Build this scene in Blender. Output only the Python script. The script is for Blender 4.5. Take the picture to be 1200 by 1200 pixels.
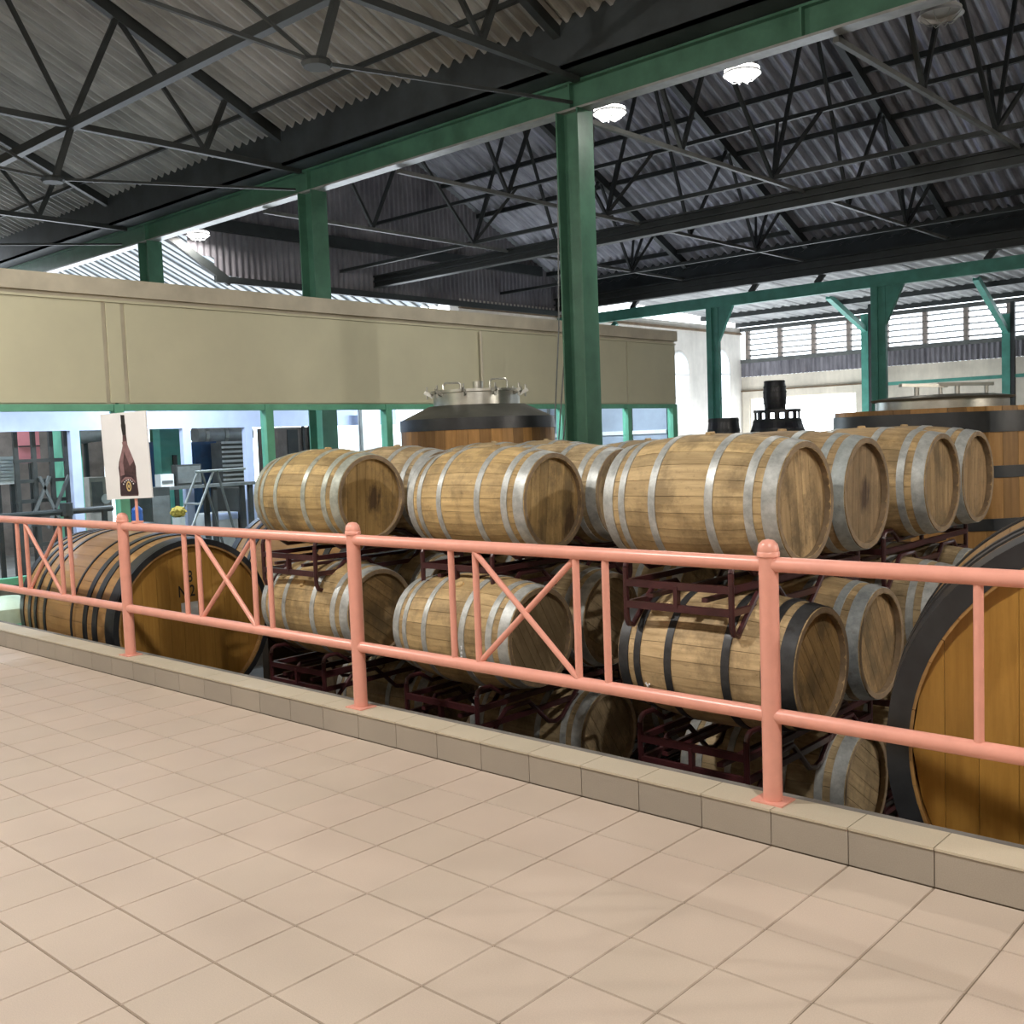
import bpy, math, random
from mathutils import Matrix, Vector

random.seed(7)
scene = bpy.context.scene
for o in list(bpy.data.objects):
    bpy.data.objects.remove(o, do_unlink=True)
COL = scene.collection
PI = math.pi

# ------------------------------------------------------------------ camera
FPX = 1213.459                                   # focal length in pixels of the 1200 px frame
CAM = Vector((2.451, -3.410, 1.550))
YAW, PITCH, ROLL = -0.73731, -0.07037, 0.0372


def cam_axes():
    cy, sy, cp, sp = math.cos(YAW), math.sin(YAW), math.cos(PITCH), math.sin(PITCH)
    f = Vector((sy * cp, cy * cp, sp))
    r = Vector((cy, -sy, 0))
    d = f.cross(r)
    return (math.cos(ROLL) * r + math.sin(ROLL) * d, -math.sin(ROLL) * r + math.cos(ROLL) * d, f)


RIGHT, DOWN, FWD = cam_axes()
cam_data = bpy.data.cameras.new('camera')
cam_data.sensor_width = 36.0
cam_data.lens = FPX / 1200.0 * 36.0
cam_data.clip_end = 300
cam = bpy.data.objects.new('camera', cam_data)
COL.objects.link(cam)
cam.matrix_world = Matrix(((RIGHT.x, -DOWN.x, -FWD.x, CAM.x), (RIGHT.y, -DOWN.y, -FWD.y, CAM.y), (RIGHT.z, -DOWN.z, -FWD.z, CAM.z), (0, 0, 0, 1)))
scene.camera = cam


def on(px, py, ax, v):
    """where the ray of a photo pixel meets the plane coordinate[ax] = v"""
    d = FWD + RIGHT * ((px - 600) / FPX) + DOWN * ((py - 600) / FPX)
    return CAM + d * ((v - CAM[ax]) / d[ax])


def project(p):
    q = Vector(p) - CAM
    z = q.dot(FWD)
    return (600 + FPX * q.dot(RIGHT) / z, 600 + FPX * q.dot(DOWN) / z, z)


# ------------------------------------------------------------------ world and exposure
world = bpy.data.worlds.new('world')
scene.world = world
world.use_nodes = True
bg = world.node_tree.nodes['Background']
bg.inputs['Color'].default_value = (0.86, 0.93, 1.0, 1)
bg.inputs['Strength'].default_value = 5.0
scene.view_settings.view_transform = 'Standard'
scene.view_settings.look = 'None'
scene.view_settings.gamma = 1.0
scene.view_settings.use_curve_mapping = False
scene.view_settings.exposure = 0.0

LAMP_NEAR = 640.0       # watts of each lamp over the tiled gallery
LAMP_HALL = 55.0       # watts of each lamp in the barrel hall
LAMP_COLOR = (1.0, 0.95, 0.89)


# ------------------------------------------------------------------ materials
def principled(name):
    m = bpy.data.materials.new(name)
    m.use_nodes = True
    return m, m.node_tree, m.node_tree.nodes['Principled BSDF']


def link(nt, a, b):
    nt.links.new(a, b)


def node(nt, kind, **kw):
    n = nt.nodes.new(kind)
    for k, v in kw.items():
        setattr(n, k, v)
    return n


def mixcol(nt, blend, fac, a, b):
    n = node(nt, 'ShaderNodeMix', data_type='RGBA', blend_type=blend)
    for i, v in ((0, fac), (6, a), (7, b)):
        if hasattr(v, 'links') or hasattr(v, 'is_linked'):
            link(nt, v, n.inputs[i])
        else:
            n.inputs[i].default_value = v if i == 0 else (*v, 1)
    return n.outputs[2]


def ramp(nt, val, stops):
    r = node(nt, 'ShaderNodeValToRGB')
    el = r.color_ramp.elements
    while len(el) < len(stops):
        el.new(0.5)
    for e, (p, c) in zip(el, stops):
        e.position = p
        e.color = (*c, 1)
    link(nt, val, r.inputs[0])
    return r.outputs[0]


def noise(nt, vec, scale, detail=4, rough=0.6):
    n = node(nt, 'ShaderNodeTexNoise')
    n.inputs['Scale'].default_value = scale
    n.inputs['Detail'].default_value = detail
    n.inputs['Roughness'].default_value = rough
    if vec is not None:
        link(nt, vec, n.inputs['Vector'])
    return n.outputs['Fac']


def position(nt):
    return node(nt, 'ShaderNodeNewGeometry').outputs['Position']


def mapped(nt, vec, scale, offset=None):
    m = node(nt, 'ShaderNodeMapping')
    m.inputs['Scale'].default_value = scale
    link(nt, vec, m.inputs['Vector'])
    if offset is not None:
        link(nt, offset, m.inputs['Location'])
    return m.outputs[0]


def bump(nt, height, strength, dist, bsdf):
    b = node(nt, 'ShaderNodeBump')
    b.inputs['Strength'].default_value = strength
    b.inputs['Distance'].default_value = dist
    link(nt, height, b.inputs['Height'])
    link(nt, b.outputs[0], bsdf.inputs['Normal'])


def plain(name, col, rough=0.5, metal=0.0, var=0.15, scale=6.0, bmp=0.0, spec=0.5):
    m, nt, b = principled(name)
    n = noise(nt, position(nt), scale)
    lo = tuple(c * (1 - var) for c in col)
    hi = tuple(min(1, c * (1 + var)) for c in col)
    link(nt, ramp(nt, n, [(0.3, lo), (0.7, hi)]), b.inputs['Base Color'])
    b.inputs['Roughness'].default_value = rough
    b.inputs['Metallic'].default_value = metal
    b.inputs['Specular IOR Level'].default_value = spec
    if bmp:
        bump(nt, noise(nt, position(nt), scale * 8), bmp, 0.01, b)
    return m


def wood(name, dark, light, axis=0, grain=34.0, rough=0.62, stain=0.55, piece_var=0.25, splash=None):
    """planked wood: grain runs along object axis, tint by object colour and piece"""
    m, nt, b = principled(name)
    tc = node(nt, 'ShaderNodeTexCoord').outputs['Object']
    info = node(nt, 'ShaderNodeObjectInfo')
    off = node(nt, 'ShaderNodeCombineXYZ')
    mul = node(nt, 'ShaderNodeMath', operation='MULTIPLY')
    link(nt, info.outputs['Random'], mul.inputs[0])
    mul.inputs[1].default_value = 37.0
    for i in range(3):
        link(nt, mul.outputs[0], off.inputs[i])
    sc = [grain] * 3
    sc[axis] = grain * 0.07
    g = noise(nt, mapped(nt, tc, sc, off.outputs[0]), 1.0, 5, 0.65)
    c = ramp(nt, g, [(0.25, dark), (0.72, light)])
    v = ramp(nt, info.outputs['Random'], [(0.0, (1 - piece_var,) * 3), (1.0, (1 + piece_var * 0.4,) * 3)])
    c = mixcol(nt, 'MULTIPLY', 1.0, c, v)
    c = mixcol(nt, 'MULTIPLY', 1.0, c, info.outputs['Color'])
    if stain:
        s = noise(nt, mapped(nt, position(nt), (2.6, 2.6, 1.8)), 1.7, 6, 0.7)
        k = ramp(nt, s, [(0.47, (0, 0, 0)), (0.62, (stain,) * 3)])
        c = mixcol(nt, 'MIX', k, c, tuple(x * 0.42 for x in dark))
        s2 = noise(nt, mapped(nt, position(nt), (0.6, 1, 1)), 42.0, 4, 0.8)
        k2 = ramp(nt, s2, [(0.58, (0, 0, 0)), (0.72, (stain * 0.8,) * 3)])
        c = mixcol(nt, 'MIX', k2, c, tuple(x * 0.3 for x in dark))
    if splash:
        # an old wine splash soaked into the head boards, (y, z, half width, half height)
        sy, sz, sw, sh = splash
        mp = node(nt, 'ShaderNodeMapping', vector_type='TEXTURE')
        mp.inputs['Location'].default_value = (0, sy, sz)
        mp.inputs['Scale'].default_value = (1000, sw, sh)
        link(nt, tc, mp.inputs['Vector'])
        ln = node(nt, 'ShaderNodeVectorMath', operation='LENGTH')
        link(nt, mp.outputs[0], ln.inputs[0])
        ad = node(nt, 'ShaderNodeMath', operation='ADD')
        link(nt, ln.outputs['Value'], ad.inputs[0])
        link(nt, noise(nt, mapped(nt, tc, (20, 24, 7)), 1.0, 4, 0.7), ad.inputs[1])
        c = mixcol(nt, 'MIX', ramp(nt, ad.outputs[0], [(0.75, (0.85,) * 3), (1.0, (0, 0, 0))]), c, (0.055, 0.032, 0.022))
    link(nt, c, b.inputs['Base Color'])
    b.inputs['Roughness'].default_value = rough
    b.inputs['Specular IOR Level'].default_value = 0.3
    bump(nt, g, 0.25, 0.004, b)
    return m


def emitter(name, col, strength):
    m, nt, b = principled(name)
    b.inputs['Base Color'].default_value = (*col, 1)
    b.inputs['Emission Color'].default_value = (*col, 1)
    b.inputs['Emission Strength'].default_value = strength
    return m


def tile_material(name, a, bcol):
    m, nt, b = principled(name)
    info = node(nt, 'ShaderNodeObjectInfo')
    c = ramp(nt, info.outputs['Random'], [(0.0, a), (1.0, bcol)])
    sp = noise(nt, position(nt), 260.0, 2, 0.7)
    c = mixcol(nt, 'MULTIPLY', 1.0, c, ramp(nt, sp, [(0.3, (0.9,) * 3), (0.7, (1.06,) * 3)]))
    big = noise(nt, position(nt), 1.3, 3)
    c = mixcol(nt, 'MULTIPLY', 1.0, c, ramp(nt, big, [(0.3, (0.92,) * 3), (0.7, (1.04,) * 3)]))
    link(nt, c, b.inputs['Base Color'])
    b.inputs['Roughness'].default_value = 0.46
    b.inputs['Specular IOR Level'].default_value = 0.35
    return m


def steel_hoop(name):
    m, nt, b = principled(name)
    info = node(nt, 'ShaderNodeObjectInfo')
    n1 = noise(nt, position(nt), 18.0, 5, 0.7)
    c = ramp(nt, n1, [(0.3, (0.30, 0.315, 0.31)), (0.7, (0.60, 0.62, 0.60))])
    n2 = noise(nt, position(nt), 7.0, 5, 0.7)
    c = mixcol(nt, 'MIX', ramp(nt, n2, [(0.62, (0,) * 3), (0.72, (0.6,) * 3)]), c, (0.20, 0.14, 0.08))
    c = mixcol(nt, 'MULTIPLY', 1.0, c, info.outputs['Color'])
    link(nt, c, b.inputs['Base Color'])
    b.inputs['Metallic'].default_value = 0.35
    b.inputs['Roughness'].default_value = 0.42
    return m


def sheet_material(name, a, bcol, rough=0.75):
    """weathered roof sheets: streaks down the slope"""
    m, nt, b = principled(name)
    p = position(nt)
    n1 = noise(nt, mapped(nt, p, (9.0, 0.7, 0.7)), 1.0, 5, 0.7)
    n2 = noise(nt, p, 1.2, 4)
    c = ramp(nt, n1, [(0.3, a), (0.7, bcol)])
    c = mixcol(nt, 'MULTIPLY', 1.0, c, ramp(nt, n2, [(0.3, (0.75,) * 3), (0.7, (1.1,) * 3)]))
    link(nt, c, b.inputs['Base Color'])
    b.inputs['Roughness'].default_value = rough
    b.inputs['Specular IOR Level'].default_value = 0.2
    return m


def plaster_material(name, col, dirt=0.25):
    m, nt, b = principled(name)
    p = position(nt)
    n1 = noise(nt, p, 0.9, 6, 0.65)
    n2 = noise(nt, mapped(nt, p, (3, 3, 0.4)), 1.0, 5, 0.7)
    c = ramp(nt, n1, [(0.3, tuple(x * (1 - dirt) for x in col)), (0.65, col)])
    c = mixcol(nt, 'MULTIPLY', 1.0, c, ramp(nt, n2, [(0.25, (1 - dirt * 0.7,) * 3), (0.6, (1,) * 3)]))
    link(nt, c, b.inputs['Base Color'])
    b.inputs['Roughness'].default_value = 0.8
    bump(nt, noise(nt, p, 60.0), 0.12, 0.01, b)
    return m


def glass_material(name, tint=(0.82, 0.90, 0.93)):
    m = bpy.data.materials.new(name)
    m.use_nodes = True
    nt = m.node_tree
    nt.nodes.clear()
    out = node(nt, 'ShaderNodeOutputMaterial')
    tr = node(nt, 'ShaderNodeBsdfTransparent')
    tr.inputs[0].default_value = (*tint, 1)
    gl = node(nt, 'ShaderNodeBsdfGlossy')
    gl.inputs['Roughness'].default_value = 0.02
    fr = node(nt, 'ShaderNodeFresnel')
    fr.inputs[0].default_value = 1.5
    mx = node(nt, 'ShaderNodeMixShader')
    link(nt, fr.outputs[0], mx.inputs[0])
    link(nt, tr.outputs[0], mx.inputs[1])
    link(nt, gl.outputs[0], mx.inputs[2])
    link(nt, mx.outputs[0], out.inputs[0])
    return m


def translucent_sheet(name):
    m, nt, b = principled(name)
    tr = node(nt, 'ShaderNodeBsdfTranslucent')
    tr.inputs[0].default_value = (0.13, 0.145, 0.16, 1)
    mx = node(nt, 'ShaderNodeMixShader')
    mx.inputs[0].default_value = 0.7
    b.inputs['Base Color'].default_value = (0.75, 0.78, 0.8, 1)
    out = nt.nodes['Material Output']
    link(nt, b.outputs[0], mx.inputs[1])
    link(nt, tr.outputs[0], mx.inputs[2])
    link(nt, mx.outputs[0], out.inputs[0])
    return m


M = {}
M['tile'] = tile_material('floor_tile', (0.515, 0.43, 0.35), (0.545, 0.447, 0.368))
M['curb_tile'] = tile_material('curb_tile', (0.36, 0.32, 0.27), (0.41, 0.36, 0.30))
M['cap_tile'] = tile_material('cap_tile', (0.53, 0.47, 0.36), (0.59, 0.52, 0.40))
M['grout'] = plain('grout', (0.20, 0.155, 0.11), 0.9, var=0.35, scale=3)
M['concrete'] = plain('concrete', (0.17, 0.16, 0.145), 0.9, var=0.3, scale=3, bmp=0.2)
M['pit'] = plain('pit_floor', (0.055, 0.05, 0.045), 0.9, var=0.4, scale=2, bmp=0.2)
M['pink'] = plain('salmon_paint', (0.79, 0.365, 0.285), 0.30, var=0.05, scale=12)
M['cream'] = plain('cream_panel', (0.555, 0.535, 0.38), 0.6, var=0.06, scale=1.2)
M['cream_cap'] = plain('cream_cap', (0.50, 0.46, 0.36), 0.7, var=0.18, scale=2)
M['mint'] = plain('mint_paint', (0.13, 0.40, 0.26), 0.5, var=0.15, scale=5)
M['green'] = plain('green_steel', (0.062, 0.165, 0.108), 0.42, var=0.2, scale=4, bmp=0.1)
M['teal'] = plain('teal_steel', (0.06, 0.235, 0.185), 0.45, var=0.2, scale=4)
M['dark_steel'] = plain('dark_steel', (0.022, 0.026, 0.026), 0.55, var=0.3, scale=4)
M['grey_steel'] = plain('grey_steel', (0.10, 0.105, 0.10), 0.5, var=0.3, scale=4)
M['pale_steel'] = plain('pale_steel', (0.35, 0.36, 0.35), 0.4, metal=0.3, var=0.2, scale=6)
M['gutter'] = plain('gutter_metal', (0.03, 0.038, 0.042), 0.6, var=0.4, scale=2)
M['roof_near'] = sheet_material('roof_sheet_grey', (0.25, 0.255, 0.245), (0.52, 0.52, 0.50))
M['roof_hall'] = sheet_material('roof_sheet_dark', (0.19, 0.19, 0.215), (0.48, 0.48, 0.53))
M['roof_light'] = sheet_material('roof_sheet_light', (0.22, 0.22, 0.22), (0.42, 0.42, 0.41))
M['gable'] = sheet_material('gable_sheet', (0.11, 0.105, 0.12), (0.28, 0.265, 0.285))
M['skylight'] = translucent_sheet('translucent_roof_sheet')
M['plaster'] = plaster_material('white_plaster', (0.74, 0.70, 0.64))
M['plaster_back'] = plaster_material('cream_plaster', (0.70, 0.63, 0.52), 0.3)
M['dado'] = plain('dado_paint', (0.62, 0.50, 0.32), 0.8, var=0.1, scale=2)
M['rack'] = plain('maroon_rack', (0.050, 0.014, 0.016), 0.32, var=0.3, scale=9)
M['stave'] = wood('oak_stave', (0.33, 0.235, 0.12), (0.66, 0.51, 0.30), axis=0, stain=0.6)
M['head'] = wood('oak_head', (0.31, 0.22, 0.115), (0.64, 0.48, 0.27), axis=2, stain=0.85)
M['head_splash'] = wood('oak_head_splashed', (0.31, 0.22, 0.115), (0.64, 0.48, 0.27), axis=2, stain=0.7, splash=(0.04, 0.0, 0.14, 0.24))
M['head_corner'] = wood('oak_head_corner_stain', (0.31, 0.22, 0.115), (0.64, 0.48, 0.27), axis=2, stain=0.7, splash=(0.20, -0.12, 0.16, 0.26))
M['chime'] = plain('chime_end_grain', (0.23, 0.165, 0.10), 0.75, var=0.3, scale=14)
M['hoop'] = steel_hoop('galvanised_hoop')
M['cask'] = wood('cask_oak', (0.31, 0.17, 0.065), (0.46, 0.27, 0.105), axis=0, grain=22, stain=0.12, rough=0.38, piece_var=0.16)
M['cask_head'] = wood('cask_head_oak', (0.33, 0.165, 0.035), (0.47, 0.255, 0.06), axis=2, grain=26, stain=0.10, rough=0.34, piece_var=0.12)
M['vat'] = wood('vat_oak', (0.28, 0.14, 0.04), (0.47, 0.255, 0.085), axis=2, grain=20, stain=0.15, rough=0.45, piece_var=0.6)
M['black_hoop'] = plain('black_hoop', (0.022, 0.024, 0.027), 0.36, var=0.3, scale=8)
M['vat_lid'] = plain('vat_lid', (0.075, 0.075, 0.06), 0.45, var=0.3, scale=5)
M['stainless'] = plain('stainless', (0.50, 0.50, 0.46), 0.28, metal=0.85, var=0.15, scale=9)
M['black_paint'] = plain('black_paint', (0.02, 0.02, 0.026), 0.35, var=0.3, scale=9)
M['white'] = plain('white_board', (0.80, 0.81, 0.82), 0.5, var=0.03)
M['glass'] = glass_material('window_glass')
M['bulb'] = emitter('lamp_glow', (1.0, 0.97, 0.92), 18.0)
M['daylight_glow'] = emitter('daylight_glow_pane', (0.86, 0.92, 1.0), 0.75)  # arched panes emit light themselves, standing in for daylight outside
M['bulb_off'] = plain('lamp_glass_off', (0.42, 0.42, 0.40), 0.3, var=0.05)
M['lamp_shade'] = plain('lamp_shade', (0.55, 0.55, 0.55), 0.4, metal=0.4, var=0.1)
M['ink'] = plain('stencil_ink', (0.015, 0.015, 0.015), 0.6, var=0.1)
M['paper'] = plain('paper_label', (0.60, 0.60, 0.58), 0.6, var=0.1, scale=20)
M['timber'] = plain('timber_block', (0.14, 0.095, 0.055), 0.8, var=0.3, scale=6)
M['lavender'] = plain('pale_blue_panel', (0.52, 0.58, 0.78), 0.6, var=0.06)
M['pale_panel'] = plain('pale_panel', (0.30, 0.34, 0.40), 0.6, var=0.15, scale=2)
M['blue_machine'] = plain('blue_machine', (0.045, 0.12, 0.26), 0.4, var=0.2)
M['machine_grey'] = plain('machine_grey', (0.12, 0.125, 0.12), 0.5, var=0.3)
M['machine_dark'] = plain('machine_dark', (0.035, 0.038, 0.036), 0.5, var=0.3)
M['machine_beige'] = plain('machine_beige', (0.34, 0.31, 0.27), 0.6, var=0.2)
M['pink_panel'] = plain('rose_panel', (0.75, 0.25, 0.27), 0.5, var=0.08)
M['white_metal'] = plain('white_metal', (0.70, 0.70, 0.68), 0.4, var=0.1)
M['brown_wall'] = plain('brown_wall', (0.24, 0.20, 0.175), 0.8, var=0.25, scale=5)
M['mustard'] = plain('mustard_mop', (0.42, 0.31, 0.05), 0.9, var=0.3, scale=30)
M['blue_plastic'] = plain('blue_plastic', (0.03, 0.12, 0.42), 0.3, var=0.1)
M['pale_green_plastic'] = plain('pale_green_plastic', (0.50, 0.62, 0.47), 0.45, var=0.1)


# ------------------------------------------------------------------ geometry helpers
class MB:
    def __init__(self):
        self.v, self.f = [], []

    def add(self, vs, fs):
        o = len(self.v)
        self.v += [tuple(p) for p in vs]
        self.f += [tuple(i + o for i in f) for f in fs]
        return self

    def box(self, x0, x1, y0, y1, z0, z1, mat=None):
        vs = [Vector((x, y, z)) for z in (z0, z1) for y in (y0, y1) for x in (x0, x1)]
        if mat is not None:
            vs = [mat @ p for p in vs]
        return self.add(vs, [(0, 2, 3, 1), (4, 5, 7, 6), (0, 1, 5, 4), (2, 6, 7, 3), (0, 4, 6, 2), (1, 3, 7, 5)])

    def bar(self, a, b, w, h=None, up=(0, 0, 1)):
        """rectangular bar from a to b"""
        a, b = Vector(a), Vector(b)
        d = (b - a).normalized()
        u = Vector(up)
        if abs(d.dot(u)) > 0.98:
            u = Vector((1, 0, 0))
        s = d.cross(u).normalized() * (w / 2)
        t = s.cross(d).normalized() * ((h or w) / 2)
        vs = [p + i * s + j * t for p in (a, b) for i, j in ((-1, -1), (1, -1), (1, 1), (-1, 1))]
        return self.add(vs, [(0, 1, 2, 3), (7, 6, 5, 4), (0, 4, 5, 1), (1, 5, 6, 2), (2, 6, 7, 3), (3, 7, 4, 0)])

    def tube(self, pts, r, n=8, cap=True):
        pts = [Vector(p) for p in pts]
        prev = None
        rings = []
        for i, p in enumerate(pts):
            if i == 0:
                d = pts[1] - p
            elif i == len(pts) - 1:
                d = p - pts[-2]
            else:
                d = (pts[i + 1] - p).normalized() + (p - pts[i - 1]).normalized()
            d.normalize()
            if prev is None:
                u = Vector((0, 0, 1)) if abs(d.z) < 0.9 else Vector((1, 0, 0))
            else:
                u = prev
            s = d.cross(u).normalized()
            t = s.cross(d).normalized()
            prev = t
            rings.append([p + r * (math.cos(2 * PI * k / n) * s + math.sin(2 * PI * k / n) * t) for k in range(n)])
        vs = [q for ring in rings for q in ring]
        fs = []
        for i in range(len(pts) - 1):
            for k in range(n):
                a, b = i * n + k, i * n + (k + 1) % n
                fs.append((a, b, b + n, a + n))
        if cap:
            fs.append(tuple(reversed(range(n))))
            fs.append(tuple((len(pts) - 1) * n + k for k in range(n)))
        return self.add(vs, fs)

    def lathe(self, prof, n=32, axis='z', closed=False, mat=None, a0=0.0):
        """revolve (radius, height) pairs; closed joins the last pair to the first"""
        vs = []
        for r, h in prof:
            for k in range(n):
                a = a0 + 2 * PI * k / n
                c, s = r * math.cos(a), r * math.sin(a)
                p = Vector((c, s, h)) if axis == 'z' else Vector((h, c, s))
                vs.append(mat @ p if mat is not None else p)
        fs = []
        m = len(prof)
        for i in range(m if closed else m - 1):
            j = (i + 1) % m
            for k in range(n):
                k2 = (k + 1) % n
                fs.append((i * n + k, i * n + k2, j * n + k2, j * n + k))
        return self.add(vs, fs)

    def build(self, name, mat, parent=None, smooth=False):
        return mesh_object(name, self.mesh(name, mat, smooth), parent)

    def mesh(self, name, mat, smooth=False):
        me = bpy.data.meshes.new(name)
        me.from_pydata(self.v, [], self.f)
        me.validate()
        if mat is not None:
            me.materials.append(M[mat] if isinstance(mat, str) else mat)
        if smooth:
            try:
                me.shade_smooth()
                me.set_sharp_from_angle(angle=math.radians(38))
            except Exception:
                pass
        me.update()
        return me


def mesh_object(name, me, parent=None):
    o = bpy.data.objects.new(name, me)
    COL.objects.link(o)
    if parent is not None:
        o.parent = parent
    return o


def tag(o, label=None, cat=None, group=None, kind=None):
    if label:
        o['label'] = label
    if cat:
        o['category'] = cat
    if group:
        o['group'] = group
    if kind:
        o['kind'] = kind
    return o


def thing(name, label, cat, loc=(0, 0, 0), rz=0.0, group=None, kind=None):
    o = bpy.data.objects.new(name, None)
    COL.objects.link(o)
    o.location = loc
    o.rotation_euler = (0, 0, rz)
    return tag(o, label, cat, group, kind)


def copy_tree(src, parent=None):
    c = src.copy()
    COL.objects.link(c)
    c.parent = parent
    for ch in src.children:
        copy_tree(ch, c)
    return c


def corrugated(name, mat, origin, along, down, length_along, length_down, pitch=0.16, amp=0.025, seg=6, parent=None, thickness_dir=None):
    """one corrugated sheet: ribs run along DOWN, waves repeat along ALONG"""
    origin, along, down = Vector(origin), Vector(along).normalized(), Vector(down).normalized()
    nrm = along.cross(down).normalized()
    if nrm.z < 0:
        nrm = -nrm
    n = max(2, int(round(length_along / pitch)) * seg)
    vs, fs = [], []
    for i in range(n + 1):
        s = length_along * i / n
        w = amp * math.sin(2 * PI * i / seg)
        vs += [origin + along * s + nrm * w, origin + along * s + nrm * w + down * length_down]
    for i in range(n):
        fs.append((2 * i, 2 * i + 1, 2 * i + 3, 2 * i + 2))
    mb = MB().add(vs, fs)
    return mb.build(name, mat, parent, smooth=True)


# ================================================================== THE SETTING
PIT = -0.90
XW = -8.0                                       # glazed partition beside the pit
# ---- tiled gallery floor
floor = MB().box(-9.5, 9.0, -8.0, 0.17, -0.12, -0.005).build('floor', 'grout')
tag(floor, 'beige ceramic tile floor of the gallery in front of the railing', None, None, 'structure')
T = 0.30


def tile_mesh(w, d):
    b = 0.0025
    g = 0.0022
    x0, x1, y0, y1 = g, w - g, g, d - g
    vs = [(x0, y0, -0.005), (x1, y0, -0.005), (x1, y1, -0.005), (x0, y1, -0.005)]
    vs += [(x0 + b, y0 + b, 0), (x1 - b, y0 + b, 0), (x1 - b, y1 - b, 0), (x0 + b, y1 - b, 0)]
    return vs, [(0, 1, 5, 4), (1, 2, 6, 5), (2, 3, 7, 6), (3, 0, 4, 7), (4, 5, 6, 7)]


tv, tf = tile_mesh(T, T)
tile_me = MB().add(tv, tf).mesh('tile', 'tile')
cells = []
for i in range(-32, 22):
    for j in range(0, 26):
        x, y = i * T, -(j + 1) * T
        best = 0
        c = Vector((x + T / 2, y + T / 2, 0))
        if (c - CAM).dot(FWD) > 0.3:
            u, v, z = project(c)
            if -60 < u < 1260 and -60 < v < 1290:
                best = 1.0 / z
        cells.append((best, x, y))
cells.sort(reverse=True)
rest = MB()
for k, (s, x, y) in enumerate(cells):
    if k < 300 and s > 0:
        o = mesh_object('tile', tile_me, floor)
        o.location = (x, y, 0)
    else:
        rest.add([(a + x, b + y, c) for a, b, c in tv], tf)
tag(rest.build('tile_field', 'tile', floor), kind='stuff')

# ---- tiled curb under the railing
CH = 0.138
curb = MB().box(-9.5, 9.0, 0.006, 0.155, -0.01, CH - 0.008).build('curb', 'grout')
tag(curb, 'low tiled curb along the edge of the barrel pit', None, None, 'structure')
fm = MB().box(0.002, T - 0.002, 0.0, 0.006, 0.003, CH - 0.012).mesh('curb_tile', 'curb_tile')
cmesh = MB().box(0.002, T - 0.002, -0.004, 0.16, CH - 0.009, CH).mesh('cap_tile', 'cap_tile')
for i in range(-30, 12):
    o = mesh_object('curb_tile', fm, curb)
    o.location.x = i * T
    o = mesh_object('cap_tile', cmesh, curb)
    o.location.x = i * T
tag(MB().box(-9.5, 9.0, 0.155, 0.205, PIT, CH - 0.004).build('wall_pit', 'concrete'), 'grey concrete retaining wall of the barrel pit', None, None, 'structure')
tag(MB().box(-8.0, 9.0, 0.205, 25.6, PIT - 0.1, PIT).build('floor_pit', 'pit'), 'dark floor of the sunken barrel hall', None, None, 'structure')

# ---- glazed cream partition (plane x = XW), panels above, windows below
ptn = MB().box(XW - 0.10, XW - 0.02, -8.0, 12.65, 2.07, 3.20).build('wall_partition', 'cream_cap')
tag(ptn, 'cream panelled partition wall above the green framed windows', None, None, 'structure')
for y0, y1 in ((-8.0, 1.86), (1.89, 2.07), (2.10, 11.14), (11.165, 12.65)):
    MB().box(XW - 0.02, XW, y0 + 0.01, y1 - 0.01, 2.085, 3.13).build('panel', 'cream', ptn)
MB().box(XW - 0.14, XW + 0.035, -8.0, 12.68, 3.20, 3.38).build('cap_band', 'cream_cap', ptn)
MB().box(XW - 0.02, XW + 0.012, -8.0, 12.66, 3.135, 3.16).build('bead', 'cream', ptn)
tag(MB().box(XW - 0.12, XW, -8.0, 12.65, PIT, 0.30).build('wall_sill', 'concrete'), 'low wall under the green framed windows', None, None, 'structure')
mull = [-3.6, -1.7, 0.12, 1.97, 3.85, 5.73, 7.58, 9.39, 11.17, 12.56]
for k in range(len(mull) - 1):
    y0, y1 = mull[k], mull[k + 1]
    w = MB().box(XW - 0.09, XW + 0.015, y0 + 0.06, y1 - 0.06, 2.0, 2.07)
    w.box(XW - 0.09, XW + 0.015, y0 + 0.06, y1 - 0.06, 0.30, 0.37)
    win = w.build('window_%d' % (k + 1), 'mint')
    tag(win, 'green framed fixed window under the cream partition', None, None, 'structure')
    MB().box(XW - 0.10, XW + 0.02, y0 - 0.05, y0 + 0.055, 0.30, 2.07).build('mullion', 'mint', win)
    if k == len(mull) - 2:
        MB().box(XW - 0.10, XW + 0.02, y1 - 0.055, y1 + 0.09, 0.30, 2.07).build('mullion', 'mint', win)
    MB().add([(XW - 0.04, y0 + 0.05, 0.36), (XW - 0.04, y1 - 0.05, 0.36), (XW - 0.04, y1 - 0.05, 2.01), (XW - 0.04, y0 + 0.05, 2.01)], [(0, 1, 2, 3)]).build('pane', 'glass', win)
    if k in (3,):
        MB().box(XW - 0.06, XW - 0.02, y0 - 0.02, y0 + 0.02, 0.30, 2.09).build('cover_strip', 'mint', win)

# ---- closing walls that the photo does not show (they carry the roof and keep the daylight out)
tag(MB().box(9.0, 9.2, -8.0, 25.8, PIT, 9.5).build('wall_side', 'plaster_back'), 'cream side wall of the winery', None, None, 'structure')
tag(MB().box(-20.0, 9.2, -8.2, -8.0, -0.1, 11.8).build('wall_rear', 'plaster_back'), 'cream rear wall of the gallery', None, None, 'structure')
tag(MB().box(-20.2, -20.0, -8.2, 4.0, -0.1, 11.8).build('wall_end', 'plaster_back'), 'far end wall of the bottling room', None, None, 'structure')
tag(MB().box(-20.0, XW - 0.02, -8.0, 16.0, -0.12, 0.0).build('floor_room', 'concrete'), 'grey floor of the bottling room behind the windows', None, None, 'structure')

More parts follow.
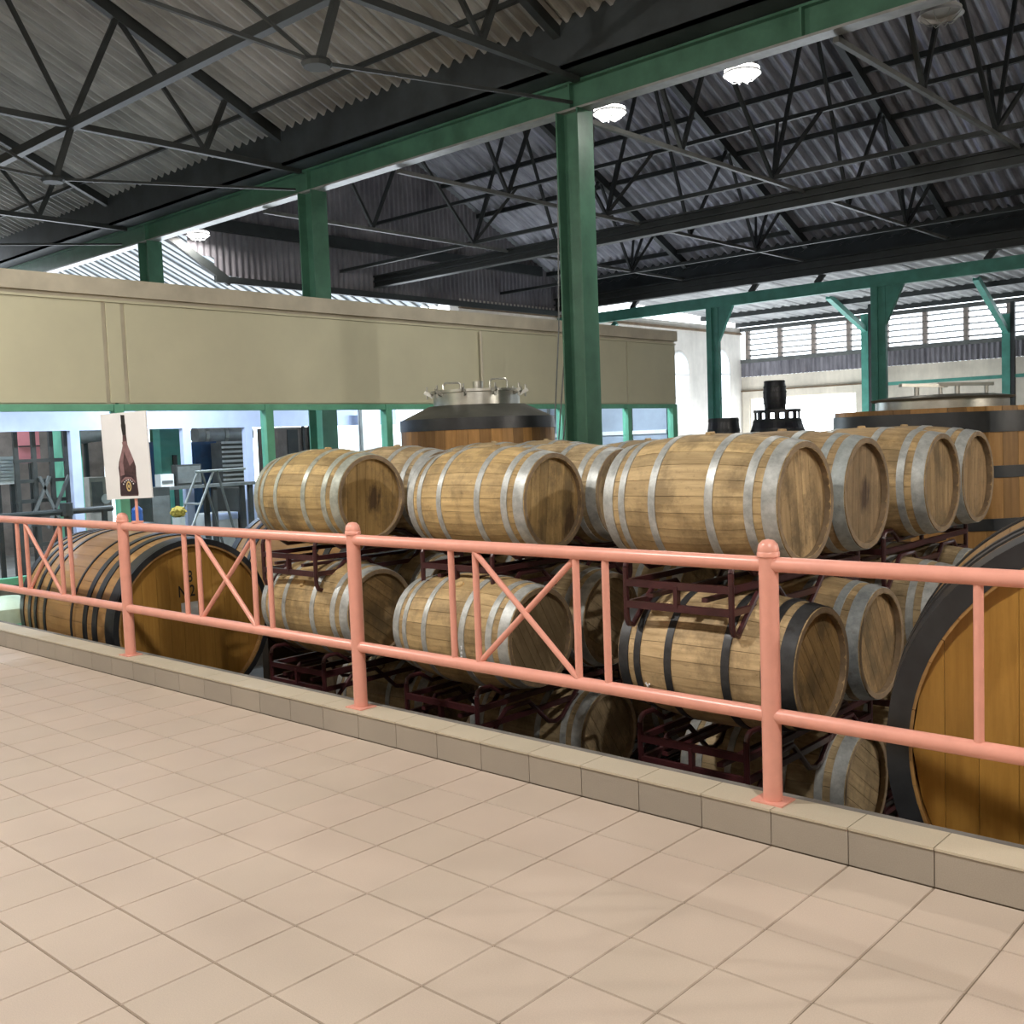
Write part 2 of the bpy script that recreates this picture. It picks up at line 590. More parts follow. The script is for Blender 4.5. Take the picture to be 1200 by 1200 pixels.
# ---- back wall with doorway, corrugated band and louvres (plane y = YB)
YB = 25.6
dl, dr, dt = on(880, 480, 1, YB).x, on(1003, 480, 1, YB).x, 2.52
wb = MB()
wb.box(-14.0, dl, YB, YB + 0.3, PIT, 3.2)
wb.box(dr, 9.0, YB, YB + 0.3, PIT, 3.2)
wb.box(dl, dr, YB, YB + 0.3, dt, 3.2)
tag(wb.build('wall_back', 'plaster_back'), 'cream plastered back wall with a bright doorway', None, None, 'structure')
dfr = MB().box(dl - 0.25, dr + 0.22, YB - 0.05, YB, dt + 0.02, dt + 0.22)
dfr.box(dr + 0.02, dr + 0.22, YB - 0.05, YB, PIT, dt + 0.02)
dfr.box(dl - 0.25, dl - 0.03, YB - 0.05, YB, PIT, dt + 0.02)
door = dfr.build('door_1', 'plaster_back')
tag(door, 'wide doorway open to bright daylight', None, None, 'structure')
MB().box(dl - 0.30, dr + 0.27, YB - 0.07, YB, dt + 0.22, dt + 0.26).build('lintel', 'timber', door)
MB().box(dl + 0.85, dl + 1.0, YB - 0.06, YB, dt - 0.02, dt + 0.05).build('door_closer', 'dark_steel', door)
band = corrugated('wall_band', 'gable', (-14.0, YB - 0.02, 3.2), (1, 0, 0), (0, 0, 1), 23.0, 0.45, pitch=0.14, amp=0.02)
tag(band, 'dark corrugated metal band above the plaster', None, None, 'structure')
rail_mb = MB().box(-14.0, 9.0, YB - 0.06, YB + 0.1, 3.62, 3.74)
rail_mb.box(-14.0, 9.0, YB - 0.06, YB + 0.1, 4.60, 4.72)
louv = rail_mb.build('window_20', 'grey_steel')
tag(louv, 'long louvred opening high in the back wall', None, None, 'structure')
post_me = MB().box(-0.06, 0.06, YB - 0.05, YB + 0.08, 3.7, 4.65).mesh('louvre_post', M['brown_wall'])
slat_me = MB().bar((0.0, YB - 0.01, 0), (1.09, YB - 0.01, 0), 0.085, 0.02, up=(0, 0.35, 1)).mesh('slat', 'grey_steel')
for i in range(-4, 18):
    x = on(995 + 0.0, 400, 1, YB).x + 1.09 * i
    if x < -14.0 or x > 4:
        continue
    mesh_object('louvre_post', post_me, louv).location.x = x
    for j in range(5):
        o = mesh_object('slat', slat_me, louv)
        o.location = (x, 0, 3.84 + j * 0.165)

# ---- white end wall (plane x = -14) with arched windows
XE = -14.0
we = MB().box(XE - 0.3, XE, 13.2, 25.6, PIT, 4.72)
wall_end = we.build('wall_left', 'plaster')
tag(wall_end, 'white plastered end wall with arched windows', None, None, 'structure')
MB().box(XE - 0.02, XE + 0.06, 13.2, 25.6, 4.50, 4.57).build('cornice', 'timber', wall_end)


def arched(idx, yc, z0, z1, w):
    pts = [(-w / 2, z0), (w / 2, z0), (w / 2, z1 - w / 2)] + [(w / 2 * math.cos(a), z1 - w / 2 + w / 2 * math.sin(a)) for a in [PI * k / 10 for k in range(1, 10)]] + [(-w / 2, z1 - w / 2)]
    vs = [(XE + 0.004, yc + p[0], p[1]) for p in pts]
    root = MB().add([(XE + 0.012, yc + p[0] * 1.1, z0 + (p[1] - z0) * 1.03) for p in pts], [tuple(range(len(pts)))]).build('window_%d' % idx, 'white_metal')
    tag(root, 'arched bright window in the white end wall', None, None, 'structure')
    MB().add([(x + 0.012, y, z) for x, y, z in vs], [tuple(range(len(pts)))]).build('pane', 'daylight_glow', root)
    for zz in (z0 + (z1 - z0) * 0.35, z0 + (z1 - z0) * 0.68):
        MB().box(XE + 0.017, XE + 0.04, yc - w / 2, yc + w / 2, zz, zz + 0.04).build('glazing_bar', 'white_metal', root)


yy = on(846, 480, 0, XE).y
arched(21, yy, on(846, 498, 0, XE).z, on(846, 412, 0, XE).z, 0.95)
yy2 = on(797, 480, 0, XE).y
arched(22, yy2, on(797, 496, 0, XE).z, on(797, 414, 0, XE).z, 0.95)

# ---- roofs
SL = 0.443
DN = Vector((0, 1, -SL)).normalized()


def near_roof_z(y):
    return 5.73 + SL * (5.16 - y)


ceil_near = thing('ceiling', 'grey corrugated roof over the gallery', None, kind='structure')
W_SH = 1.04
y_top, y_bot = -8.0, 5.15
for i in range(28):
    x = -20.0 + i * W_SH
    for k, (a, b) in enumerate(((-8.0, -1.5), (-1.6, 5.15))):
        corrugated('roof_sheet', 'roof_near', (x, a, near_roof_z(a) + (0.03 if k == 0 else 0)), (1, 0, 0), (0, 1, -SL), W_SH + 0.08, (b - a) * math.hypot(1, SL), pitch=0.173, amp=0.038, seg=6, parent=ceil_near)
RID = 11.1


def hall_roof_z(y):
    return 5.42 + 0.45 * (16.7 - y) if y > RID else 5.42 + 0.45 * (y - 5.5)


ceil_hall = thing('ceiling', 'dark corrugated pitched roof over the barrel hall', None, kind='structure')
for i in range(23):
    x = -14.0 + i * W_SH
    corrugated('roof_sheet', 'roof_hall', (x, RID, hall_roof_z(RID + 0.001)), (1, 0, 0), (0, 1, -0.45), W_SH + 0.06, 5.75 * math.hypot(1, 0.45), pitch=0.208, amp=0.04, seg=6, parent=ceil_hall)
    corrugated('roof_sheet', 'roof_hall', (x, 5.35, hall_roof_z(5.35)), (1, 0, 0), (0, 1, 0.45), W_SH + 0.06, 5.8 * math.hypot(1, 0.45), pitch=0.208, amp=0.04, seg=6, parent=ceil_hall)
ceil_lean = thing('ceiling', 'lighter corrugated lean-to roof behind the green posts', None, kind='structure')
for i in range(23):
    x = -14.0 + i * W_SH
    corrugated('roof_sheet', 'roof_light', (x, 16.75, 5.20), (1, 0, 0), (0, 8.9, -0.36), W_SH + 0.06, 8.95, pitch=0.26, amp=0.03, seg=6, parent=ceil_lean)
ceil_sky = thing('ceiling', 'bright translucent roof sheets past the dark gable', None, kind='structure')
shade_strip_me = MB().bar((0, RID, hall_roof_z(RID + 0.001) - 0.05), (0, 16.85, hall_roof_z(16.85) - 0.05), 0.05, 0.05).mesh('shade_strip', 'grey_steel')  # dark bars added to imitate the shaded lines of the corrugation
for i in range(24):
    x = -38.9 + i * W_SH
    corrugated('skylight_sheet', 'skylight', (x, RID, hall_roof_z(RID + 0.001)), (1, 0, 0), (0, 1, -0.45), W_SH + 0.02, 5.75 * math.hypot(1, 0.45), pitch=0.26, amp=0.03, seg=6, parent=ceil_sky)
    corrugated('roof_sheet', 'roof_light', (x, 5.35, hall_roof_z(5.35)), (1, 0, 0), (0, 1, 0.45), W_SH + 0.02, 5.8 * math.hypot(1, 0.45), pitch=0.26, amp=0.03, seg=6, parent=ceil_sky)
    for f in (0.0, 0.347, 0.693):
        mesh_object('shade_strip', shade_strip_me, ceil_sky).location.x = x + f
tag(MB().box(-14.0, 9.0, 16.76, 16.82, 4.9, 5.46).build('trim_3', 'gutter'), 'dark fascia at the foot of the hall roof', None, None, 'structure')
# gable of dark vertical sheeting at x = -14
gable = thing('wall_gable', 'dark corrugated gable wall high above the partition', None, kind='structure')
y = 6.0
while y < 16.6:
    zt = max(hall_roof_z(y), hall_roof_z(y + 0.52)) + 0.05
    zb = 4.58 if y > 7.2 else 4.58 + (7.2 - y) * 0.6
    corrugated('gable_sheet', 'gable', (XE, y, zb), (0, 1, 0), (0, 0, 1), 0.52, zt - zb, pitch=0.13, amp=0.018, seg=6, parent=gable)
    y += 0.52
tag(MB().bar((XE + 0.06, 5.7, 5.50), (XE + 0.06, 7.3, 4.55), 0.08, 0.14).build('trim_1', 'dark_steel'), 'dark sloping edge bar of the gable', None, None, 'structure')
gb = MB()
gb.bar((XE + 0.07, 7.0, 4.59), (XE + 0.07, 16.6, 4.59), 0.08, 0.12)
gb.bar((XE + 0.07, 6.2, 5.55), (XE + 0.07, 16.0, 5.55), 0.08, 0.22)
tag(gb.build('trim_2', 'dark_steel'), 'dark horizontal rails across the gable sheeting', None, None, 'structure')

# ================================================================== STEEL FRAME
BY, BZ0, BZ1 = 5.5, 4.99, 5.26


def i_beam(mb, a, b, w, h, tf=0.02, tw=0.02):
    """I section along x or y between points a and b (bottom centre line)"""
    a, b = Vector(a), Vector(b)
    z = Vector((0, 0, 1))
    mb.bar(a + z * tf / 2, b + z * tf / 2, w, tf)
    mb.bar(a + z * (h - tf / 2), b + z * (h - tf / 2), w, tf)
    mb.bar(a + z * h / 2, b + z * h / 2, tw, h - 2 * tf)


beam = thing('roof_beam', 'long green I-beam carried by the green columns under the valley gutter', 'beam', (0, BY, BZ0))
mb = MB().bar((-20, 0, 0.16), (9.0, 0, 0.16), 0.03, 0.26)
mb.build('web', 'green', beam)
MB().bar((-20, 0, 0.012), (9.0, 0, 0.012), 0.17, 0.024).build('bottom_flange', 'pale_steel', beam)
MB().bar((-20, 0, 0.29), (9.0, 0, 0.29), 0.17, 0.024).build('top_flange', 'green', beam)
for x in (-13.45, -9.1, -4.54, -1.9, 0.32):
    MB().box(x - 0.012, x + 0.012, -0.08, 0.08, 0.02, 0.28).build('stiffener', 'green', beam)
gut = thing('valley_gutter', 'dark box gutter running between the two roofs', 'gutter', (0, 5.3, 5.3))
MB().box(-20, 9, -0.22, -0.17, 0.0, 0.50).build('side_plate', 'gutter', gut)
MB().box(-20, 9, -0.22, 0.24, 0.0, 0.03).build('bottom_plate', 'gutter', gut)
MB().box(-20, 9, 0.19, 0.24, 0.0, 0.25).build('side_plate', 'gutter', gut)


def column(x, y, z0, z1, w, mat, label, cat='column', brace=None, group=None):
    c = thing('steel_column', label, cat, (x, y, z0), group=group)
    h = z1 - z0
    t = 0.022
    # H section: flanges face +-y... seen edge-on, web between
    MB().box(-w / 2, w / 2, -w * 0.55, -w * 0.55 + t, 0, h).build('flange', mat, c)
    MB().box(-w / 2, w / 2, w * 0.55 - t, w * 0.55, 0, h).build('flange', mat, c)
    MB().box(-t / 2, t / 2, -w * 0.55 + t, w * 0.55 - t, 0, h).build('web', mat, c)
    MB().box(-w * 0.7, w * 0.7, -w * 0.7, w * 0.7, 0, 0.02).build('base_plate', mat, c)
    return c


def big_column(x, label):
    c = thing('steel_column', label, 'column', (x, BY, PIT if x > XW else 0.0))
    h = BZ0 - (PIT if x > XW else 0.0)
    t = 0.02
    # flanges stand across x, web along x: the channel faces the gallery
    MB().box(-0.15, -0.15 + t, -0.13, 0.13, 0.02, h).build('flange', 'green', c)
    MB().box(0.15 - t, 0.15, -0.13, 0.13, 0.02, h).build('flange', 'green', c)
    MB().box(-0.15 + t, 0.15 - t, -0.012, 0.012, 0.02, h).build('web', 'green', c)
    MB().box(-0.22, 0.22, -0.2, 0.2, 0, 0.02).build('base_plate', 'green', c)
    return c


big_column(-4.54, 'tall green steel column rising behind the barrel stacks to the long beam')
big_column(-9.10, 'dark green column behind the partition, nearer the dark gable')
big_column(-13.45, 'green column behind the partition beside the glaring lamp and bright roof')
big_column(0.32, 'green column behind the wide oak vat')


def member(name, mat, a, b, w, h=None, parent=None):
    return MB().bar(a, b, w, h).build(name, mat, parent)


# near-roof trusses, planes of constant x
def near_truss(x, label):
    t = thing('roof_truss', label, 'truss', (x, 0, 0), group='thin dark trusses under the gallery roof')
    rz = lambda yy: 5.62 + SL * (5.16 - yy)
    member('rafter', 'dark_steel', (0, 5.3, rz(5.3) + 0.04), (0, -7.8, rz(-7.8) + 0.04), 0.09, 0.16, t)
    member('bottom_chord', 'dark_steel', (0, 5.4, 5.28), (0, -7.8, 5.28), 0.07, 0.07, t)
    nodes = [(4.29, 3.95), (2.87, 3.95), (2.87, 2.24), (1.15, 2.24), (1.15, 0.6), (-0.6, 0.6), (-0.6, -1.2), (-2.4, -1.2)]
    for k, (yt, yb) in enumerate(nodes):
        member('web_bar', 'dark_steel', (0, yt, rz(yt)), (0, yb, 5.3), 0.045 if k % 2 else 0.06, None, t)
    member('hanger', 'dark_steel', (0, 2.24, 5.26), (0, 2.02, 4.66), 0.06, None, t)
    MB().lathe([(0.0, -0.03), (0.11, -0.03), (0.13, 0), (0.11, 0.03), (0.0, 0.03)], 12, mat=Matrix.Translation((0, 1.99, 4.63))).build('node_plate', 'dark_steel', t)
    member('tie_rod', 'dark_steel', (0, 1.99, 4.64), (0, 5.3, 5.02), 0.03, None, t)
    member('tie_rod', 'dark_steel', (0, 1.99, 4.64), (0, -3.0, 4.9), 0.03, None, t)
    member('tie_rod', 'dark_steel', (0, 1.99, 4.64), (0, 0.6, 5.28), 0.025, None, t)


near_truss(-9.2, 'dark roof truss above the partition and its dark green column')
near_truss(-4.4, 'dark roof truss meeting the tall green column')
near_truss(-14.0, 'dark roof truss over the bottling room, past the dark green column')
# longitudinal ties and purlins of the near roof
lt = thing('roof_tie', 'long dark bar crossing the gallery trusses above the partition', 'roof bar', (0, 2.24, 5.27))
member('bar', 'dark_steel', (-20, 0, 0), (9, 0, 0), 0.09, 0.10, lt)
for yy, lab in ((4.62, 'thin dark purlin of the gallery roof close to the gutter'),):
    p = thing('purlin', lab, 'purlin', (0, yy, near_roof_z(yy) - 0.07))
    member('bar', 'dark_steel', (-20, 0, 0), (9, 0, 0), 0.04, 0.05, p)

# hall trusses
def hall_truss(x, label):
    t = thing('roof_truss', label, 'truss', (x, 0, 0), group='dark trusses under the barrel hall roof')
    member('bottom_chord', 'grey_steel', (0, 5.55, 4.95), (0, 16.7, 4.95), 0.05, 0.05, t)
    member('rafter', 'dark_steel', (0, RID, hall_roof_z(RID + .001) - 0.14), (0, 16.7, hall_roof_z(16.7) - 0.14), 0.10, 0.16, t)
    member('rafter', 'dark_steel', (0, RID, hall_roof_z(RID) - 0.14), (0, 5.5, hall_roof_z(5.5) - 0.10), 0.10, 0.16, t)
    for yt, yb in ((7.0, 7.6), (8.4, 7.6), (8.4, 9.9), (RID, 9.9), (RID, 12.3), (13.6, 12.3), (13.6, 14.6), (15.2, 14.6)):
        member('web_bar', 'dark_steel', (0, yt, hall_roof_z(yt) - 0.16), (0, yb, 4.97), 0.045, None, t)


hall_truss(-1.63, 'dark hall truss meeting the green beam between column and wide vat')
hall_truss(-4.54, 'dark hall truss starting at the tall green column')
hall_truss(-7.4, 'dark hall truss above the end of the cream partition')
hall_truss(-10.3, 'dark hall truss nearest the dark gable')
for yb, zb, yt, lab in ((9.9, 5.0, 10.7, 'long dark lattice tie across the hall trusses near the ridge'), (14.6, 4.93, 15.25, 'long dark lattice tie across the hall trusses near the lean-to')):
    t = thing('roof_tie', lab, 'roof bar', (0, 0, 0))
    member('bar', 'dark_steel', (-14, yb, zb), (9, yb, zb), 0.06, 0.06, t)
    zt = hall_roof_z(yt) - 0.12 if yb > 12 else 6.0
    member('bar', 'dark_steel', (-14, yt, zt), (9, yt, zt), 0.06, 0.06, t)
    for x in (-10.3, -7.4, -4.54, -1.63):
        for s in (-0.34, 0.34):
            member('web_bar', 'dark_steel', (x, yb, zb), (x + s, yt, zt), 0.045, None, t)
for yy, lab in ((11.7, 'dark purlin just below the hall ridge'), (12.8, 'dark purlin on the upper hall roof'), (13.9, 'dark purlin on the lower hall roof'), (16.3, 'dark purlin at the foot of the hall roof')):
    p = thing('purlin', lab, 'purlin', (0, yy, hall_roof_z(yy) - 0.08))
    member('bar', 'dark_steel', (-14, 0, 0), (9, 0, 0), 0.06, 0.09, p)
b2 = thing('crane_rail', 'dark grooved girder crossing the hall under the truss chords', 'girder', (0, 10.8, 4.74))
for dz in (0.02, 0.125, 0.23):
    member('flange', 'dark_steel', (-14, 0, dz), (9, 0, dz), 0.16, 0.03, b2)
member('web', 'dark_steel', (-14, 0, 0.125), (9, 0, 0.125), 0.06, 0.22, b2)
b3 = thing('eaves_girder', 'dark double girder above the teal posts at the hall edge', 'girder', (0, 16.6, 4.62))
for dz in (0.03, 0.17, 0.31):
    member('flange', 'dark_steel', (-14, 0, dz), (9, 0, dz), 0.18, 0.04, b3)
member('web', 'dark_steel', (-14, 0, 0.17), (9, 0, 0.17), 0.05, 0.28, b3)
gbm = thing('teal_beam', 'teal beam resting on the teal posts below the eaves girder', 'beam', (0, 16.7, 4.24))
member('web', 'teal', (-14, 0, 0.13), (9, 0, 0.13), 0.12, 0.24, gbm)
for i, x in enumerate((-11.8, -8.7, -7.2, -3.9, -1.5)):
    MB().bar((x, 0, 0.24), (x + 0.2, 0, 0.46), 0.08, 0.10).build('bracket', 'dark_steel', gbm)


def teal_post(x, label):
    c = thing('teal_post', label, 'post', (x, 16.7, PIT))
    h = 4.25 - PIT
    MB().box(-0.13, 0.0, -0.1, 0.1, 0.02, h).build('shaft', 'teal', c)
    MB().box(0.0, 0.14, -0.05, 0.05, 0.02, h).build('rib', 'teal', c)
    MB().add([(0.14, -0.04, h), (0.5, -0.04, h), (0.14, -0.04, h - 0.75), (0.14, 0.04, h), (0.5, 0.04, h), (0.14, 0.04, h - 0.75)], [(0, 1, 2), (5, 4, 3), (0, 3, 4, 1), (1, 4, 5, 2), (2, 5, 3, 0)]).build('gusset', 'teal', c)
    MB().box(-0.2, 0.2, -0.2, 0.2, 0, 0.02).build('base_plate', 'teal', c)


teal_post(-9.62, 'teal steel post with gusset in front of the white end wall')
teal_post(-5.9, 'teal steel post with gusset in front of the louvres')
c = thing('teal_post', 'teal post and brace behind the tall green column', 'post', (-13.3, 16.7, PIT))
MB().box(-0.1, 0.1, -0.1, 0.1, 0, 4.25 - PIT).build('shaft', 'teal', c)
member('brace', 'teal', (0.05, 0, 4.3), (1.05, 0, 5.1), 0.1, 0.1, c)


def wall_post(px, label):
    x = on(px, 440, 1, 24.8).x
    c = thing('wall_post', label, 'post', (x, 24.8, PIT))
    zt = on(px, 368, 1, 24.8).z
    MB().box(-0.1, 0.1, -0.08, 0.08, 0, zt - PIT).build('shaft', 'teal', c)
    member('brace', 'teal', (0, 0, zt - PIT - 0.45), (0, -2.3, 4.95 - PIT), 0.14, 0.14, c)
    MB().box(0.1, 0.2, -0.06, 0.04, 0.2, zt - PIT + 0.3).build('conduit', 'dark_steel', c)
    return x


xa = wall_post(1015, 'light teal post beside the bright doorway')
xb = wall_post(1180, 'light teal post farther along the louvred wall')
hr = thing('wall_rail', 'light teal rail between posts across the back wall', 'rail', (0, 24.8, on(1100, 446, 1, 24.8).z))
member('bar', 'teal', (xa + 0.2, 0, 0), (3.0, 0, 0), 0.08, 0.09, hr)
for yy, zz, lab in ((18.7, 5.06, 'dark lean-to purlin next to the eaves girder'), (21.0, 4.96, 'dark lean-to purlin, second from the eaves girder'), (23.3, 4.86, 'dark lean-to purlin over the light teal posts'), (25.3, 4.78, 'dark lean-to purlin directly above the louvres')):
    p = thing('purlin', lab, 'purlin', (0, yy, zz))
    member('bar', 'dark_steel', (-14, 0, 0), (9, 0, 0), 0.08, 0.13, p)

# ================================================================== LAMPS
def lamp(x, y, z, zroof, watts, label, lit=True, size=0.40, bare=False):
    t = thing('pendant_lamp', label, 'lamp', (x, y, z), group='high-bay pendant lamps')
    MB().lathe([(0.03, 0.30), (0.07, 0.29), (0.08, 0.16), (0.12, 0.12), (size / 2, 0.0), (size / 2 - 0.012, 0.0), (0.11, 0.105), (0.0, 0.11)], 28).build('lamp_shade', 'lamp_shade', t, smooth=True)
    MB().lathe([(0.0, 0.035), (size / 2 - 0.02, 0.035), (size / 2 - 0.02, 0.055), (0.0, 0.055)], 24).build('diffuser', 'bulb' if lit else 'bulb_off', t)
    MB().tube([(0, 0, 0.29), (0, 0, zroof - z)], 0.012, 6).build('stem', 'dark_steel', t)
    cage = MB()
    for k in range(4):
        a = PI * k / 4
        cage.tube([(size * 0.46 * math.cos(a), size * 0.46 * math.sin(a), 0.0), (0.1 * math.cos(a), 0.1 * math.sin(a), -0.07), (-0.1 * math.cos(a), -0.1 * math.sin(a), -0.07), (-size * 0.46 * math.cos(a), -size * 0.46 * math.sin(a), 0.0)], 0.004, 5)
    cage.build('wire_guard', 'pale_steel', t)
    if lit:
        l = bpy.data.lights.new('lamp_light', 'POINT' if bare else 'AREA')
        if bare:
            l.shadow_soft_size = 0.10
        else:
            l.shape = 'DISK'
            l.size = size - 0.08
        l.energy = watts
        l.color = LAMP_COLOR
        lo = bpy.data.objects.new('lamp_light', l)
        COL.objects.link(lo)
        lo.parent = t
        lo.location = (0, 0, -0.01 if bare else 0.012)


LZ = 5.24
lamp(-3.09, 6.5, LZ, hall_roof_z(6.5), LAMP_HALL, 'glaring lamp with a wire guard under the long green beam')
lamp(-4.80, 6.5, LZ, hall_roof_z(6.5), LAMP_HALL, 'bright lamp at the top of the tall green column')
lamp(-1.06, 6.5, LZ, hall_roof_z(6.5), 0, 'unlit lamp under the dark hall roof', lit=False)
lamp(-13.6, 6.5, LZ, hall_roof_z(6.5), LAMP_HALL, 'glaring lamp above the partition by the bright roof')
lamp(8.2, 5.72, 4.5, hall_roof_z(5.72), 1700.0, 'lit lamp in the hall past the wide vat', bare=True)
for x, lab in ((-7.2, 'lit pendant lamp over the gallery across from the numbered cask'), (-2.2, 'lit pendant lamp over the gallery across from the barrel stacks'), (2.8, 'lit pendant lamp over the gallery across from the honey-coloured cask')):
    lamp(x, -2.0, 4.45, near_roof_z(-2.0), LAMP_NEAR, lab, bare=True)

# ================================================================== RAILING
RY = 0.09
rail = thing('guard_railing', 'salmon pink tubular railing with crossed bars along the pit', 'railing', (0, RY, CH))
px_post = [on(143, 606, 1, RY).x, on(413, 617, 1, RY).x, on(900, 637, 1, RY).x]
pitch = (px_post[2] - px_post[0]) / 2
posts = [px_post[0] - pitch, *px_post, px_post[2] + pitch]
ZT, ZB = 1.046 - CH, 0.470 - CH
post_me = MB().lathe([(0.037, 0.0), (0.037, 0.945)], 20).mesh('post', 'pink', True)
cap_me = MB().lathe([(0.037, 0.935), (0.043, 0.938), (0.043, 0.952), (0.040, 0.956), (0.041, 0.962), (0.036, 0.983), (0.022, 0.998), (0.0, 1.003)], 20).mesh('post_cap', 'pink', True)
plate_me = MB().box(-0.065, 0.065, -0.055, 0.055, 0, 0.006).mesh('base_plate', 'pink')
bal_me = MB().lathe([(0.0165, ZB), (0.0165, ZT)], 12).mesh('baluster', 'pink', True)
for x in posts:
    p = mesh_object('post', post_me, rail)
    p.location.x = x
    mesh_object('post_cap', cap_me, p)
    mesh_object('base_plate', plate_me, p)
SHIFT = (-0.08, 0.0, -0.06, -0.045)
for a, b in zip(posts[:-1], posts[1:]):
    MB().tube([(a, 0, ZT), (b, 0, ZT)], 0.029, 16).build('top_rail', 'pink', rail, True)
    MB().tube([(a, 0, ZB), (b, 0, ZB)], 0.029, 16).build('bottom_rail', 'pink', rail, True)
    offs = [f + SHIFT[posts.index(a)] for f in (0.80, 0.965, 1.575, 1.735)]
    for f in offs:
        mesh_object('baluster', bal_me, rail).location.x = a + f
    x0, x1 = a + offs[1], a + offs[2]
    MB().tube([(x0, -0.006, ZT - 0.02), (x1, -0.006, ZB + 0.02)], 0.0145, 10).build('cross_bar', 'pink', rail, True)
    MB().tube([(x0, 0.006, ZB + 0.02), (x1, 0.006, ZT - 0.02)], 0.0145, 10).build('cross_bar', 'pink', rail, True)

# ---- bottle poster on a stick, clamped to the top rail
SX = on(161, 609, 1, RY).x
sign = thing('bottle_poster', 'white board printed with a dark champagne-style bottle on a pink stick', 'poster', (SX, RY, 1.076), math.radians(21))
MB().tube([(0, 0, 0), (0, 0, 0.30)], 0.010, 8).build('stick', 'pink', sign)
MB().box(-0.035, 0.035, -0.02, 0.02, -0.002, 0.012).build('clamp', 'pink', sign)
bw, bh, bz = 0.385, 0.585, 0.165
tilt = Matrix.Translation((-0.035, -0.018, bz)) @ Matrix.Rotation(math.radians(-1.5), 4, 'Y')
MB().box(-bw / 2, bw / 2, -0.006, 0.006, 0, bh, tilt).build('board', 'white', sign)
M['p_foil'] = plain('print_foil', (0.018, 0.016, 0.016), 0.5, var=0.2, scale=40)
M['p_glass'] = plain('print_bottle', (0.075, 0.040, 0.043), 0.5, var=0.5, scale=25)
M['p_pink'] = plain('print_rose', (0.25, 0.145, 0.15), 0.5, var=0.2, scale=30)
M['p_dark'] = plain('print_label', (0.035, 0.018, 0.025), 0.5, var=0.3, scale=40)
M['p_gold'] = plain('print_gold', (0.62, 0.47, 0.20), 0.5, var=0.2, scale=40)


def printed(name, pts, mat, lift, parent):
    """flat print on the board; pts in board widths and heights"""
    vs = [tilt @ Vector((x * bw, -0.006 - lift, z * bh)) for x, z in pts]
    return MB().add(vs, [tuple(range(len(pts)))]).build(name, mat, parent)


def ell(cx, cz, rx, rz, n=20):
    return [(cx + rx * math.cos(2 * PI * k / n), cz + rz * math.sin(2 * PI * k / n)) for k in range(n)]


printed('bottle_print', [(-0.185, 0.035), (0.205, 0.03), (0.215, 0.06), (0.195, 0.26), (0.20, 0.37), (0.17, 0.44), (0.10, 0.53), (0.055, 0.62), (0.045, 0.74), (-0.035, 0.74), (-0.05, 0.62), (-0.10, 0.53), (-0.165, 0.43), (-0.185, 0.36), (-0.175, 0.26), (-0.19, 0.06)], 'p_glass', 0.0006, sign)
printed('foil_print', [(-0.035, 0.74), (0.045, 0.74), (0.05, 0.86), (0.04, 0.87), (0.04, 0.97), (-0.045, 0.975), (-0.045, 0.87), (-0.055, 0.86)], 'p_foil', 0.0007, sign)
printed('shine_print', [(-0.15, 0.27), (-0.06, 0.28), (-0.07, 0.42), (-0.03, 0.55), (-0.03, 0.72), (-0.05, 0.62), (-0.10, 0.52), (-0.15, 0.42)], 'p_pink', 0.0009, sign)
printed('ribbon_print', [(-0.06, 0.66), (0.03, 0.67), (0.17, 0.44), (0.07, 0.38), (-0.03, 0.55)], 'p_pink', 0.0012, sign)
printed('label_print', [(-0.18, 0.05), (0.195, 0.045), (0.185, 0.18), (0.12, 0.26), (0.0, 0.29), (-0.11, 0.27), (-0.17, 0.19)], 'p_dark', 0.0015, sign)
printed('label_arc_print', [(-0.15, 0.21), (-0.05, 0.255), (0.08, 0.25), (0.165, 0.20), (0.165, 0.175), (0.08, 0.225), (-0.05, 0.23), (-0.15, 0.185)], 'p_pink', 0.0018, sign)
printed('emblem_print', ell(0.015, 0.145, 0.055, 0.06), 'p_gold', 0.0018, sign)
printed('emblem_print', ell(0.015, 0.145, 0.032, 0.042), 'p_dark', 0.0021, sign)
printed('emblem_print', ell(0.015, 0.145, 0.014, 0.022), 'p_gold', 0.0023, sign)
for q in range(7):
    a = PI * (0.17 + 0.66 * q / 6)
    cx_, cz_ = 0.012 + 0.125 * math.cos(a), 0.125 + 0.095 * math.sin(a)
    printed('label_dash_print', ell(cx_, cz_, 0.013, 0.009, 6), 'white', 0.0022, sign)

# ================================================================== BARRELS
L, RB, RH = 0.95, 0.330, 0.280
NST = 26


def bprof(x, half, rb, rh):
    return rb - (rb - rh) * abs(x / half) ** 2


def stave_mesh(name, mat, half, rb, rh, n, th, seg=8, gap=0.0011, axis='x'):
    """one stave, outer face split in two, for angle 0"""
    vs, fs = [], []
    a = PI / n
    for i in range(seg + 1):
        x = -half + 2 * half * i / seg
        r = bprof(x, half, rb, rh)
        ag = a - gap / r
        ring = [(r, -ag), (r * 1.0, 0.0), (r, ag), (r - th, ag), (r - th, -ag)]
        for rr, t in ring:
            p = (x, rr * math.sin(t), rr * math.cos(t))
            vs.append(p if axis == 'x' else (p[1], p[2], x))
    for i in range(seg):
        for k in range(5):
            k2 = (k + 1) % 5
            fs.append((i * 5 + k, i * 5 + k2, (i + 1) * 5 + k2, (i + 1) * 5 + k))
    fs.append((4, 3, 2, 1, 0))
    fs.append(tuple(seg * 5 + k for k in range(5)))
    return MB().add(vs, fs).mesh(name, mat)


